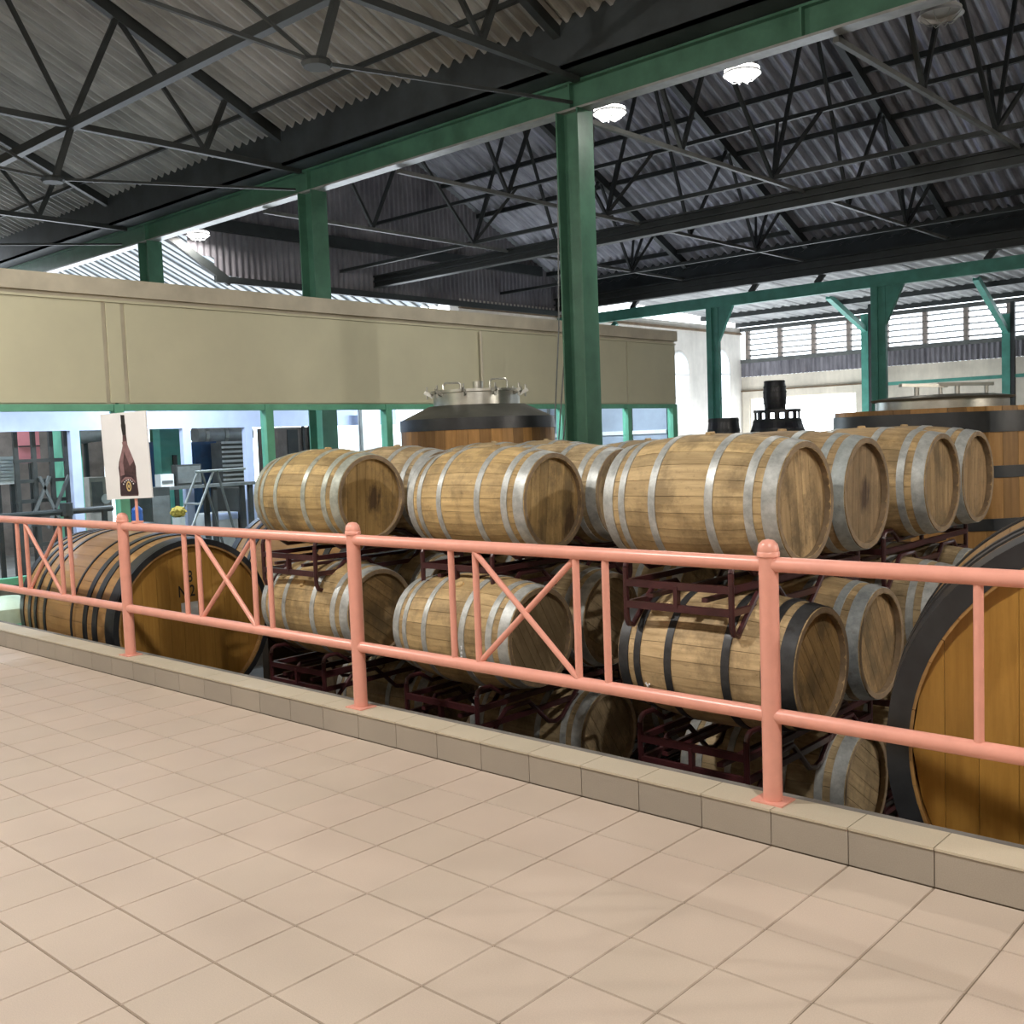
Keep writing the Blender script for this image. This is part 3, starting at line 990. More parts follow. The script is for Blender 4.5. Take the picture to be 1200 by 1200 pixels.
def hoop_mesh(name, mat, x0, x1, half, rb, rh, lift=0.004, n=48, axis='x'):
    r0, r1 = bprof(x0, half, rb, rh), bprof(x1, half, rb, rh)
    return MB().lathe([(r0 - 0.002, x0), (r0 + lift, x0), (r1 + lift, x1), (r1 - 0.002, x1)], n, axis=axis, closed=True).mesh(name, mat, True)


def board_meshes(name, mat, radius, count, x, th, gap=0.0012, uneven=0.0, seed=1):
    """head of vertical boards clipped to a circle, facing +x"""
    rnd = random.Random(seed)
    cuts = [-radius + 2 * radius * k / count + (rnd.uniform(-uneven, uneven) if 0 < k < count else 0) for k in range(count + 1)]
    out = []
    for k in range(count):
        a, b = cuts[k] + gap, cuts[k + 1] - gap
        ys = [a + (b - a) * i / 4 for i in range(5)]
        hs = [math.sqrt(max(radius * radius - y * y, 1e-6)) for y in ys]
        pts = [(y, h) for y, h in zip(ys, hs)] + [(y, -h) for y, h in reversed(list(zip(ys, hs)))]
        n = len(pts)
        vs = [(x, y, z) for y, z in pts] + [(x - th, y, z) for y, z in pts]
        fs = [tuple(reversed(range(n))), tuple(range(n, 2 * n))]
        fs += [(i, (i + 1) % n, n + (i + 1) % n, n + i) for i in range(n)]
        out.append(MB().add(vs, fs).mesh(name, mat))
    return out


ST = stave_mesh('stave', 'stave', L / 2, RB, RH, NST, 0.026)
HOOPS = []
for x0, x1 in ((0.405, 0.470), (0.325, 0.365), (0.135, 0.175)):
    HOOPS += [hoop_mesh('hoop', 'hoop', x0, x1, L / 2, RB, RH), hoop_mesh('hoop', 'hoop', -x1, -x0, L / 2, RB, RH)]
BOARDS = [board_meshes('head_board', 'head', 0.258, 7, L / 2 - 0.032, 0.02, uneven=0.012, seed=s) for s in range(3)]
BOARDS_X = {k: board_meshes('head_board', k, 0.258, 7, L / 2 - 0.032, 0.02, uneven=0.012, seed=5) for k in ('head_splash', 'head_corner')}
BACK = MB().lathe([(0.0, -L / 2 + 0.032), (0.258, -L / 2 + 0.032), (0.258, -L / 2 + 0.05), (0.0, -L / 2 + 0.05)], 28, axis='x').mesh('rear_head', 'head')
CHIME = [MB().lathe([(0.257, e * (L / 2 - 0.034)), (0.2535, e * (L / 2 - 0.002)), (0.257, e * (L / 2 + 0.0015)), (0.2805, e * (L / 2 + 0.0015))], 40, axis='x').mesh('chime', 'chime', True) for e in (1, -1)]
BUNG = MB().lathe([(0.0, RB + 0.012), (0.022, RB + 0.010), (0.026, RB - 0.005)], 14).mesh('bung', 'head')
rb_ = random.Random(11)


def barrel(loc, label, group, tint=(1, 1, 1), hoop=(1, 1, 1), head_tint=None, yaw=0.0, roll=None, bung=True, head=None):
    t = thing('oak_barrel', label, 'barrel', loc, yaw, group)
    t.rotation_euler = (rb_.uniform(0, 6.28) if roll is None else roll, 0, yaw)
    t.rotation_mode = 'XYZ'
    ht = head_tint or tint
    for k in range(NST):
        o = mesh_object('stave', ST, t)
        o.rotation_euler.x = 2 * PI * k / NST
        o.color = (*tint, 1)
    for me in HOOPS:
        o = mesh_object('hoop', me, t)
        o.color = (*hoop, 1)
    for me in (BOARDS_X[head] if head else BOARDS[rb_.randrange(3)]):
        o = mesh_object('head_board', me, t)
        o.color = (*ht, 1)
    for me in CHIME:
        mesh_object('chime', me, t)
    o = mesh_object('rear_head', BACK, t)
    o.color = (*ht, 1)
    if bung:
        o = mesh_object('bung', BUNG, t)
        o.color = (*tint, 1)
    return t


# rack: relative to the centre of its front barrel, second barrel 0.67 m behind
RK = []
_p = 0.67
_lw = [(-0.335, -0.30), (-0.335, -0.545), (-0.32, -0.58), (-0.285, -0.59), (-0.10, -0.42), (0.10, -0.42), (0.27, -0.575), (0.335, -0.59), (0.40, -0.575), (_p - 0.10, -0.42), (_p + 0.10, -0.42), (_p + 0.285, -0.59), (_p + 0.32, -0.58), (_p + 0.335, -0.545), (_p + 0.335, -0.30)]
_up = [(-0.335, -0.30), (-0.325, -0.275), (-0.30, -0.262), (-0.225, -0.262), (-0.13, -0.322), (0.13, -0.322), (0.225, -0.262), (0.335, -0.245), (_p - 0.225, -0.262), (_p - 0.13, -0.322), (_p + 0.13, -0.322), (_p + 0.225, -0.262), (_p + 0.30, -0.262), (_p + 0.325, -0.275), (_p + 0.335, -0.30)]
for s in (-0.29, 0.29):
    RK.append(('end_frame', MB().tube([(s, y, z) for y, z in _lw], 0.0145, 8).mesh('end_frame', 'rack', True)))
    RK.append(('cradle', MB().tube([(s, y, z) for y, z in _up], 0.0135, 8).mesh('cradle', 'rack', True)))
for y in (-0.335, _p + 0.335):
    for z in (-0.375, -0.48):
        RK.append(('side_rail', MB().bar((-0.29, y, z), (0.29, y, z), 0.022, 0.034).mesh('side_rail', 'rack')))
    RK.append(('spacer', MB().bar((0, y, -0.48), (0, y, -0.375), 0.03, 0.02).mesh('spacer', 'rack')))
for s in (-0.15, 0.15):
    RK.append(('fork_channel', MB().bar((s, -0.335, -0.43), (s, _p + 0.335, -0.43), 0.03, 0.02).mesh('fork_channel', 'rack')))
for s in (-0.29, 0.29):
    for z in (-0.375, -0.48):
        RK.append(('cross_rail', MB().bar((s, -0.335, z), (s, _p + 0.335, z), 0.02, 0.03).mesh('cross_rail', 'rack')))


def rack(loc, label):
    t = thing('barrel_rack', label, 'rack', loc, group='maroon steel barrel racks')
    for n, me in RK:
        mesh_object(n, me, t)
    return t


TZ = (1.21, 0.45, -0.31)
TN = ('top', 'middle', 'bottom')
COLS = [(-0.20, 'stack beside the wide vat'), (-1.86, 'stack before the green column'), (-3.27, 'stack beside the numbered cask')]
ROWY = [0.99, 1.66, 2.63, 3.30]
RN = ('front row', 'second row', 'third row', 'last row')
GALV, BLACK = (1, 1, 1), (0.10, 0.10, 0.11)
LOOK = {  # (column, row, tier): tint, hoop, head tint, hoop words, x shift
    (0, 0, 0): ((1.02, 0.98, 0.88), GALV, (0.85, 0.80, 0.74)),
    (0, 1, 0): ((0.80, 0.74, 0.68), (0.85, 0.9, 0.92), (0.60, 0.56, 0.56)),
    (0, 2, 0): ((0.98, 0.90, 0.78), GALV, (0.66, 0.60, 0.54)),
    (0, 3, 0): ((0.86, 0.80, 0.74), GALV, (0.62, 0.55, 0.50)),
    (1, 0, 0): ((1.0, 0.93, 0.76), GALV, (0.88, 0.80, 0.62)),
    (2, 0, 0): ((1.0, 0.95, 0.75), (0.92, 0.95, 0.85), (0.80, 0.70, 0.48)),
    (0, 0, 1): ((1.05, 1.0, 0.95), BLACK, (0.72, 0.64, 0.50)),
    (0, 1, 1): ((0.85, 0.80, 0.74), (0.80, 0.84, 0.88), (0.70, 0.62, 0.54)),
    (1, 0, 1): ((0.98, 0.92, 0.80), GALV, (0.45, 0.45, 0.45)),
    (2, 0, 1): ((0.98, 0.92, 0.78), GALV, (0.62, 0.54, 0.42)),
}
SKIP = {(0, 0, 2), (1, 0, 2), (2, 0, 2)}
BAR = {}
SPLASH = {(2, 0, 0): 'head_splash', (1, 0, 0): 'head_corner', (0, 1, 0): 'head_splash'}
OFF = {(1, 0): (0.2, -0.03), (2, 0): (0.02, -0.01), (1, 1): (-0.03, -0.02)}
for ci, (cx, cn) in enumerate(COLS):
    for ti, z in enumerate(TZ):
        for pr in (0, 1):
            dx = {0: 0.0, 1: 0.06, 2: -0.02}[ti] + (0.02 * pr)
            if (ci, pr, ti, 'rack') not in SKIP:
                oy, oz = OFF.get((ci, ti), (0, 0))
                pair = 'near the railing' if pr == 0 else 'far from the railing'
                rack((cx + dx - 0.02, ROWY[pr * 2] + oy, z + oz), 'maroon rack under the %s tier, %s, %s' % (TN[ti], pair, cn))
            for k in (0, 1):
                ri = pr * 2 + k
                if (ci, ri, ti) in SKIP:
                    continue
                tint, hp, hd = LOOK.get((ci, ri, ti), None) or ((rb_.uniform(0.8, 1.0),) * 3, GALV, (rb_.uniform(0.6, 0.8),) * 3)
                kind = 'black-hooped' if hp == BLACK else 'steel-hooped'
                BAR[(ci, ri, ti)] = barrel((cx + dx + rb_.uniform(-0.015, 0.015), ROWY[ri] + oy, z + oz), '%s oak barrel, %s tier, %s, %s' % (kind, TN[ti], RN[ri], cn), 'oak barrels on the racks', tint, hp, hd, yaw=rb_.uniform(-0.02, 0.02), roll=rb_.uniform(-0.12, 0.12) if ti == 0 else rb_.uniform(0.4, 1.0), head=SPLASH.get((ci, ri, ti)))


bpy.context.view_layer.update()


def chalk(key, pts, w, lift=0.007):
    """a short painted stroke on the side of a barrel, through photo pixels"""
    bo = BAR[key]
    c = bo.matrix_world.translation
    out = []
    for px, py in pts:
        y = c.y - 0.3
        for _ in range(6):
            q = on(px, py, 1, y)
            r = bprof(q.x - c.x, L / 2, RB, RH) + lift
            y = c.y - math.sqrt(max(r * r - (q.z - c.z) ** 2, 0.0))
        out.append(bo.matrix_world.inverted() @ on(px, py, 1, y))
    MB().tube(out, w, 6).build('chalk_mark', 'white', bo)


for a, b in ((757, 761), (764, 766.5), (769, 772), (773.5, 776), (777.5, 780)):
    chalk((1, 0, 1), [(540.6, a), (541.2, b)], 0.006)
chalk((0, 0, 1), [(756.5, 800), (760, 805.5), (761, 801.5)], 0.005)

# ================================================================== BIG LYING CASKS
def cask(name, label, head_center, ang, length, r_head, r_rim, r_bilge, n_st, hoops, n_boards, floor_z, tint=(1, 1, 1), chime=0.05, lip=0.036):
    """lying cask: local +x points out of the visible head"""
    t = thing(name, label, 'cask')
    t.location = (head_center[0] - math.cos(ang) * length / 2, head_center[1] - math.sin(ang) * length / 2, head_center[2])
    t.rotation_euler = (0, 0, ang)
    half = length / 2
    th = r_rim - r_head + 0.002
    st = stave_mesh('stave', 'cask', half, r_bilge, r_rim, n_st, th, seg=10)
    for k in range(n_st):
        o = mesh_object('stave', st, t)
        o.rotation_euler.x = 2 * PI * k / n_st
        o.color = (*tint, 1)
    MB().lathe([(r_rim - lip, half - 0.02), (r_rim - lip, half + 0.005), (r_rim + 0.009, half + 0.005), (r_rim + 0.009, half - 0.02)], 72, axis='x', closed=True).build('rim_band', 'black_hoop', t, True)
    for x0, x1 in hoops:
        r0, r1 = bprof(x0, half, r_bilge, r_rim), bprof(x1, half, r_bilge, r_rim)
        MB().lathe([(r0 - 0.002, x0), (r0 + 0.009, x0), (r1 + 0.009, x1), (r1 - 0.002, x1)], 72, axis='x', closed=True).build('hoop', 'black_hoop', t, True)
    for me in board_meshes('head_board', 'cask_head', r_head, n_boards, half - chime, 0.04, gap=0.0008, uneven=0.02, seed=4):
        o = mesh_object('head_board', me, t)
        o.color = (*tint, 1)
    MB().lathe([(0.0, -half + chime), (r_head, -half + chime), (r_head, -half + chime + 0.04), (0.0, -half + chime + 0.04)], 40, axis='x').build('rear_head', 'cask_head', t)
    # timber saddles
    for x in (-half * 0.55, half * 0.55):
        h = head_center[2] - floor_z
        rr = bprof(x, half, r_bilge, r_rim) + 0.012
        w = rr * 0.72
        pts = [(-w, -h), (w, -h), (w, -math.sqrt(rr * rr - w * w) + 0.0)] + [(rr * math.sin(a), -rr * math.cos(a)) for a in [math.asin(w / rr) * (1 - k / 6) for k in range(1, 12)]] + [(-w, -math.sqrt(rr * rr - w * w))]
        n = len(pts)
        vs = [(x - 0.06, y, z) for y, z in pts] + [(x + 0.06, y, z) for y, z in pts]
        fs = [tuple(range(n)), tuple(reversed(range(n, 2 * n)))] + [(i, n + i, n + (i + 1) % n, (i + 1) % n) for i in range(n)]
        MB().add(vs, fs).build('saddle', 'timber', t)
    return t


def text(body, size, mat, parent, loc, rot):
    cu = bpy.data.curves.new('lettering', 'FONT')
    cu.body = body
    cu.size = size
    cu.align_x = 'CENTER'
    cu.align_y = 'CENTER'
    cu.offset = size * 0.012
    cu.materials.append(M[mat])
    tmp = bpy.data.objects.new('lettering_curve', cu)
    COL.objects.link(tmp)
    bpy.context.view_layer.update()
    me = bpy.data.meshes.new_from_object(tmp.evaluated_get(bpy.context.evaluated_depsgraph_get()))
    bpy.data.objects.remove(tmp, do_unlink=True)
    o = bpy.data.objects.new('lettering', me)
    COL.objects.link(o)
    o.parent = parent
    o.location = loc
    o.rotation_euler = rot
    return o


LH = 2.0
cl = cask('oak_cask', 'large lying oak cask with black hoops and stencilled number on its head', (-5.28, 1.13, 0.12), math.radians(-3), LH, 0.645, 0.695, 0.745, 40,
          [(0.87, 0.985), (0.66, 0.735), (0.50, 0.565), (0.27, 0.295), (-0.32, -0.27), (-0.56, -0.50), (-0.73, -0.66), (-0.985, -0.87)], 11, PIT)
hx = LH / 2 - 0.05 + 0.002
ROT = (PI / 2, 0, PI / 2)
bpy.context.view_layer.update()
inv = cl.matrix_world.inverted()


def on_head(px, py):
    q = inv @ on(px, py, 0, cl.location.x + (hx - 0.002))
    return (hx, q.y, q.z)


for ch_, cpx, cpy in (('8', 222.5, 676), ('N', 214.0, 694), ('2', 225.5, 692.5)):
    text(ch_, 0.135, 'ink', cl, on_head(cpx, cpy), ROT).scale = (0.72, 1, 1)
la_, lb_ = on_head(212.5, 707), on_head(232.5, 722)
tag(MB().box(hx - 0.001, hx + 0.004, la_[1], lb_[1], lb_[2], la_[2]).build('paper_label', 'paper', cl), 'white label plate')
MB().tube([(hx, -0.02, -0.52), (hx + 0.05, 0.0, -0.53), (hx + 0.06, 0.22, -0.50)], 0.012, 8).build('tap_pipe', 'pale_steel', cl)
cask('oak_cask', 'large lying oak cask half hidden behind the numbered cask', (-4.75, 2.95, 0.18), math.radians(-3), LH, 0.645, 0.695, 0.745, 40,
     [(0.87, 0.985), (0.66, 0.735), (0.50, 0.565), (-0.56, -0.50), (-0.73, -0.66), (-0.985, -0.87)], 11, PIT)
LR = 1.1
cr = cask('oak_cask', 'huge honey-coloured oak cask with broad black rim hoop facing the gallery', (1.711, 0.775, 0.292), math.radians(-74), LR, 0.828, 0.912, 0.935, 52,
          [(0.405, 0.545), (0.28, 0.33), (0.18, 0.22), (-0.22, -0.18), (-0.33, -0.28), (-0.545, -0.405)], 13, PIT, tint=(1.08, 1.08, 1.0), chime=0.075, lip=0.074)

# ================================================================== STANDING VATS
def vat(label, x, y, z_top, r_top, r_bot, n_st, bands, lid):
    t = thing('oak_vat', label, 'vat', (x, y, PIT))
    h = z_top - PIT
    a = PI / n_st
    vs, fs = [], []
    for r, z in ((r_bot, 0.12), (r_top, h)):
        for rr, tt in ((r, -a), (r, 0), (r, a), (r - 0.05, a), (r - 0.05, -a)):
            g = 0.0014 / r
            tt = tt + g if tt < 0 else (tt - g if tt > 0 else 0)
            vs.append((rr * math.cos(tt), rr * math.sin(tt), z))
    for k in range(5):
        k2 = (k + 1) % 5
        fs.append((k, k2, 5 + k2, 5 + k))
    fs += [(4, 3, 2, 1, 0), (5, 6, 7, 8, 9)]
    me = MB().add(vs, fs).mesh('stave', 'vat')
    for k in range(n_st):
        mesh_object('stave', me, t).rotation_euler.z = 2 * PI * k / n_st
    rad = lambda z: r_bot + (r_top - r_bot) * (z - 0.12) / (h - 0.12)
    for z0, z1 in bands:
        z0, z1 = z0 - PIT, z1 - PIT
        MB().lathe([(rad(z0) - 0.002, z0), (rad(z0) + 0.010, z0), (rad(z1) + 0.010, z1), (rad(z1) - 0.002, z1)], 72, closed=True).build('hoop', 'black_hoop', t, True)
    MB().lathe([(0.0, 0.0), (r_bot * 0.85, 0.0), (r_bot * 0.85, 0.13), (0.0, 0.13)], 32).build('plinth', 'timber', t)
    lid(t, h, r_top)
    return t


def handle(parent, p, half, hgt, ang, mat='stainless'):
    c, s = math.cos(ang), math.sin(ang)
    P = Vector(p)
    d = Vector((c, s, 0))
    z = Vector((0, 0, 1))
    MB().tube([P - d * half, P - d * half + z * hgt * 0.8, P - d * half * 0.75 + z * hgt, P + d * half * 0.75 + z * hgt, P + d * half + z * hgt * 0.8, P + d * half], 0.012, 8).build('handle', mat, parent, True)


def lid_a(t, h, r):
    MB().lathe([(r - 0.06, h - 0.03), (r + 0.005, h), (r + 0.005, h + 0.015), (0.56, h + 0.17), (0.0, h + 0.175)], 56).build('cone_lid', 'vat_lid', t, True)
    MB().lathe([(0.50, h + 0.16), (0.50, h + 0.31), (0.53, h + 0.315), (0.53, h + 0.345), (0.0, h + 0.36)], 48).build('hatch_collar', 'stainless', t, True)
    for k in range(10):
        a = 2 * PI * k / 10 + 0.2
        c, s = math.cos(a), math.sin(a)
        MB().bar((0.50 * c, 0.50 * s, h + 0.29), (0.60 * c, 0.60 * s, h + 0.34), 0.03, 0.04).tube([(0.57 * c, 0.57 * s, h + 0.26), (0.57 * c, 0.57 * s, h + 0.40)], 0.012, 6).build('clamp', 'stainless', t)
    ax = math.atan2(RIGHT.y, RIGHT.x)
    c, s = math.cos(ax), math.sin(ax)
    handle(t, (-0.28 * c, -0.28 * s, h + 0.34), 0.10, 0.10, ax)
    handle(t, (0.26 * c, 0.26 * s, h + 0.34), 0.10, 0.13, ax)
    MB().lathe([(0.0, h + 0.45), (0.06, h + 0.45), (0.06, h + 0.34)], 16, mat=Matrix.Translation((0.02 * c, 0.02 * s, 0))).build('valve', 'stainless', t)


def lid_b(t, h, r):
    MB().lathe([(r - 0.05, h - 0.05), (0.62, h - 0.03), (0.0, h - 0.03)], 48).build('top_boards', 'vat', t)
    MB().lathe([(0.57, h - 0.04), (0.57, h + 0.085), (0.0, h + 0.085)], 48).build('hatch_collar', 'stainless', t, True)
    MB().lathe([(0.60, h + 0.08), (0.62, h + 0.10), (0.45, h + 0.125), (0.0, h + 0.14)], 48).build('hatch_lid', 'vat_lid', t, True)
    ax = math.atan2(RIGHT.y, RIGHT.x)
    for da, off in ((0.25, -0.18), (-0.2, 0.2)):
        c, s = math.cos(ax), math.sin(ax)
        q = Vector((off * c, off * s, h + 0.13))
        d = Vector((math.cos(ax + da), math.sin(ax + da), 0))
        MB().bar(q - d * 0.22 + Vector((0, 0, 0.10)), q + d * 0.26 + Vector((0, 0, 0.085)), 0.05, 0.03).build('lever', 'stainless', t)
        MB().tube([q - d * 0.05, q - d * 0.05 + Vector((0, 0, 0.09))], 0.025, 8).build('lever_post', 'stainless', t)
        MB().tube([q + d * 0.2, q + d * 0.2 + Vector((0, 0, 0.08))], 0.02, 8).build('lever_post', 'stainless', t)


vat('tall oak vat with steel hatch and cone lid in front of the partition', -5.92, 5.27, 1.78, 0.885, 0.94, 44, [(1.67, 1.80), (1.31, 1.44), (0.6, 0.7), (0.0, 0.1), (-0.6, -0.5)], lid_a)
vat('wide oak vat with broad black hoops beside the barrel stacks', -1.02, 6.32, 1.675, 0.935, 0.99, 40, [(1.46, 1.635), (1.08, 1.18), (0.64, 0.74), (0.16, 0.26), (-0.5, -0.38)], lid_b)

# ================================================================== BLACK BARRELS ON THE FAR PLATFORM
PLZ = 0.70
plat = MB().box(-9.6, -5.2, 13.0, 16.0, PIT, PLZ).build('loading_platform', 'concrete')
tag(plat, 'raised concrete platform far behind the barrel stacks', None, None, 'structure')


def standing(name, label, x, y, z, h, rb, rh, parent_cat='barrel', crown=False):
    t = thing(name, label, parent_cat, (x, y, z))
    half = h / 2
    st = stave_mesh('stave', 'black_paint', half, rb, rh, 20, 0.02, seg=6, axis='z')
    for k in range(20):
        o = mesh_object('stave', st, t)
        o.location.z = half
        o.rotation_euler.z = 2 * PI * k / 20
    for f in (-0.97, -0.62, -0.25, 0.15, 0.52, 0.87):
        x0, x1 = f * half, (f + 0.1) * half
        o = mesh_object('hoop', hoop_mesh('hoop', 'dark_steel', x0, x1, half, rb, rh, 0.006, 32, 'z'), t)
        o.location.z = half
    MB().lathe([(0, h - 0.03), (rh - 0.015, h - 0.03), (rh - 0.015, h - 0.05), (0, h - 0.05)], 24).build('head', 'black_paint', t)
    if crown:
        for k in range(14):
            a = 2 * PI * k / 14
            MB().box(-0.035, 0.035, -0.012, 0.012, h, h + 0.13, Matrix.Rotation(a, 4, 'Z') @ Matrix.Translation((0, rh - 0.02, 0))).build('lug', 'black_paint', t)
        MB().lathe([(rh - 0.03, h + 0.12), (rh + 0.01, h + 0.12), (rh + 0.01, h + 0.17), (0.0, h + 0.17)], 32).build('lid_ring', 'black_paint', t)
    return t


p = on(848, 500, 1, 14.4)
standing('black_barrel', 'black upright barrel at the foot of the teal post', p.x, 14.4, PLZ, on(848, 490, 1, 14.4).z - PLZ, 0.32, 0.285)
p = on(911, 500, 1, 14.6)
zc = on(911, 480, 1, 14.6).z
standing('black_barrel', 'wide black upright barrel in front of the bright doorway', p.x, 14.6, PLZ, zc - 0.17 - PLZ, 0.53, 0.43, crown=True)
standing('black_keg', 'small black keg standing on the wide black barrel', on(908, 470, 1, 14.6).x, 14.6, zc, on(908, 446, 1, 14.6).z - zc, 0.215, 0.185, 'keg')

# ================================================================== PIPES AT THE PARTITION
p0, p1 = on(563, 388, 0, XW + 0.05), on(572, 470, 0, XW + 0.05)
cd = thing('conduit_pipe', 'thin cream pipe running down the partition behind the oak vat', 'pipe', (XW + 0.05, p0.y, 0))
MB().tube([(0, 0, p0.z), (0, 0.0, 0.4)], 0.022, 8).build('pipe', 'cream_cap', cd)
MB().tube([(0, 0.07, p0.z - 0.9), (0, 0.07, 0.4)], 0.016, 8).build('pipe', 'cream_cap', cd)
wr = thing('hanging_cables', 'bundle of thin cables hanging beside the tall green column', 'cables', (-6.3, 7.4, 0))
for k in range(5):
    MB().tube([(0.06 * k, 0.12 * k, 5.9), (0.05 * k - 0.1, 0.1 * k, 3.0), (0.03 * k - 0.25, 0.06 * k, 1.5), (0.03 * k - 0.3, 0.06 * k, PIT)], 0.010, 5).build('cable', 'grey_steel', wr)

# ================================================================== BOTTLING ROOM BEHIND THE WINDOWS
def px_box(name, label, cat, px0, py0, px1, py1, X, depth, mat, z0=None, parts=None, group=None):
    """box whose face lies in plane x = X and covers the photo rectangle; z0 = where it stands"""
    a, b = on(px0, py0, 0, X), on(px1, py1, 0, X)
    bot = b.z if z0 is None else z0
    t = thing(name, label, cat, (X, (a.y + b.y) / 2, bot), group=group)
    w, h = (b.y - a.y), a.z - bot
    MB().box(-depth, 0, -w / 2, w / 2, 0, h).build('body', mat, t)
    return t, w, h


XI = -10.4
bk = MB().box(XI - 0.08, XI, -8.0, 8.0, 1.86, 2.55).build('wall_inner', 'lavender')
tag(bk, 'pale blue bulkhead inside the bottling room', None, None, 'structure')
for px in (88, 219, 292, 437):
    yv = on(px, 520, 0, XI).y
    MB().box(XI - 0.08, XI + 0.01, yv - 0.06, yv + 0.06, 0.0, 1.86).build('inner_post', 'lavender', bk)
c = thing('inner_column', 'mint green column inside the bottling room by the poster', 'column', (-10.9, on(80, 540, 0, -10.9).y, 0))
MB().box(-0.12, 0.12, -0.13, 0.13, 0.02, 3.6).build('shaft', 'mint', c)
MB().box(-0.18, 0.18, -0.18, 0.18, 0.0, 0.02).build('base_plate', 'mint', c)
c = thing('inner_column', 'broad teal column inside the bottling room beside the blue cabinet', 'column', (-11.2, on(200, 540, 0, -11.2).y, 0))
MB().box(-0.10, 0.10, -0.20, 0.20, 0.02, 3.6).build('shaft', 'teal', c)
MB().box(-0.05, 0.13, -0.03, 0.03, 0.3, 1.5).build('conduit', 'dark_steel', c)
MB().box(-0.18, 0.18, -0.25, 0.25, 0.0, 0.02).build('base_plate', 'teal', c)
sc = MB().box(-14.0, XW - 0.12, 12.50, 12.56, 0.0, 3.3).build('wall_return', 'pale_panel')
tag(sc, 'pale grey blue return wall closing the bottling room', None, None, 'structure')
for xv in (-8.9, -9.9, -10.9, -11.9):
    MB().box(xv - 0.03, xv + 0.03, 12.47, 12.50, 0.0, 3.0).build('panel_post', 'machine_grey', sc)
MB().box(-14.0, XW - 0.12, 12.47, 12.50, 1.55, 1.62).build('panel_rail', 'white_metal', sc)
# back of the room
rw = MB().box(-14.6, -14.5, -8.0, 5.0, 0.0, 3.1).build('wall_room', 'brown_wall')
tag(rw, 'grey brown far wall of the bottling room', None, None, 'structure')

t, w, h = px_box('blue_cabinet', 'tall blue machine cabinet behind the stepladder', 'cabinet', 224, 518, 258, 600, -12.0, 0.8, 'blue_machine', 0.0)
MB().box(0.0, 0.012, -w / 2 + 0.04, w / 2 - 0.04, h * 0.08, h * 0.92).build('door', 'blue_machine', t)
MB().box(0.012, 0.03, w / 2 - 0.12, w / 2 - 0.09, h * 0.45, h * 0.55).build('handle', 'pale_steel', t)
t, w, h = px_box('blue_cabinet', 'slim blue machine cabinet behind the poster', 'cabinet', 174, 518, 189, 570, -12.0, 0.8, 'blue_machine', 0.0)
MB().box(0.0, 0.012, -w / 2 + 0.04, w / 2 - 0.04, h * 0.08, h * 0.92).build('door', 'blue_machine', t)
# ducts
a, b = on(228, 510, 0, -12.6), on(292, 507, 0, -12.6)
dct = thing('steel_duct', 'fat silver duct above the blue cabinet', 'duct', (-12.6, a.y, a.z))
MB().tube([(0, 0, 0), (0, b.y - a.y, 0)], 0.14, 16).build('pipe', 'pale_steel', dct, True)
for f in (0.15, 0.5, 0.85):
    MB().tube([(0, (b.y - a.y) * f - 0.03, 0), (0, (b.y - a.y) * f + 0.03, 0)], 0.155, 16).build('flange', 'stainless', dct)
MB().bar((0, (b.y - a.y) * 0.5, -dct.location.z), (0, (b.y - a.y) * 0.5, 0), 0.05).build('leg', 'dark_steel', dct)
a, b = on(92, 512, 0, -12.6), on(122, 505, 0, -12.6)
dct = thing('steel_duct', 'short silver duct beside the mint column', 'duct', (-12.6, a.y, a.z))
MB().tube([(0, 0, 0), (0.1, (b.y - a.y), 0.05)], 0.11, 16).build('pipe', 'pale_steel', dct, True)
MB().bar((0, 0.1, -dct.location.z), (0, 0.1, 0), 0.05).build('leg', 'dark_steel', dct)
# ribbed white chute
a, b = on(259, 515, 0, -11.6), on(287, 573, 0, -11.6)
ch = thing('ribbed_chute', 'white ribbed chute beside the blue cabinet', 'chute', (-11.6, (a.y + b.y) / 2, 0))
w = b.y - a.y
MB().box(-0.3, 0.0, -w / 2, w / 2, b.z, a.z - 0.05).build('panel', 'machine_grey', ch)
for k in range(11):
    z = b.z + (a.z - b.z) * (k + 0.3) / 11
    MB().bar((0.03, -w / 2, z), (0.03, w / 2, z), 0.06, 0.035).build('slat', 'white_metal', ch)
for s in (-1, 1):
    MB().bar((-0.15, s * w * 0.4, 0), (-0.15, s * w * 0.4, b.z), 0.05).build('leg', 'dark_steel', ch)
a, b = on(-6, 535, 0, -11.2), on(15, 566, 0, -11.2)
ch = thing('louvre_screen', 'white louvred panel behind the first window', 'panel', (-11.2, (a.y + b.y) / 2, 0))
w = b.y - a.y
for k in range(8):
    z = b.z + (a.z - b.z) * (k + 0.3) / 8
    MB().bar((0.03, -w / 2, z), (0.03, w / 2, z), 0.06, 0.05).build('slat', 'white_metal', ch)
for s in (-1, 1):
    MB().bar((0, s * w * 0.45, 0), (0, s * w * 0.45, a.z), 0.05).build('post', 'dark_steel', ch)
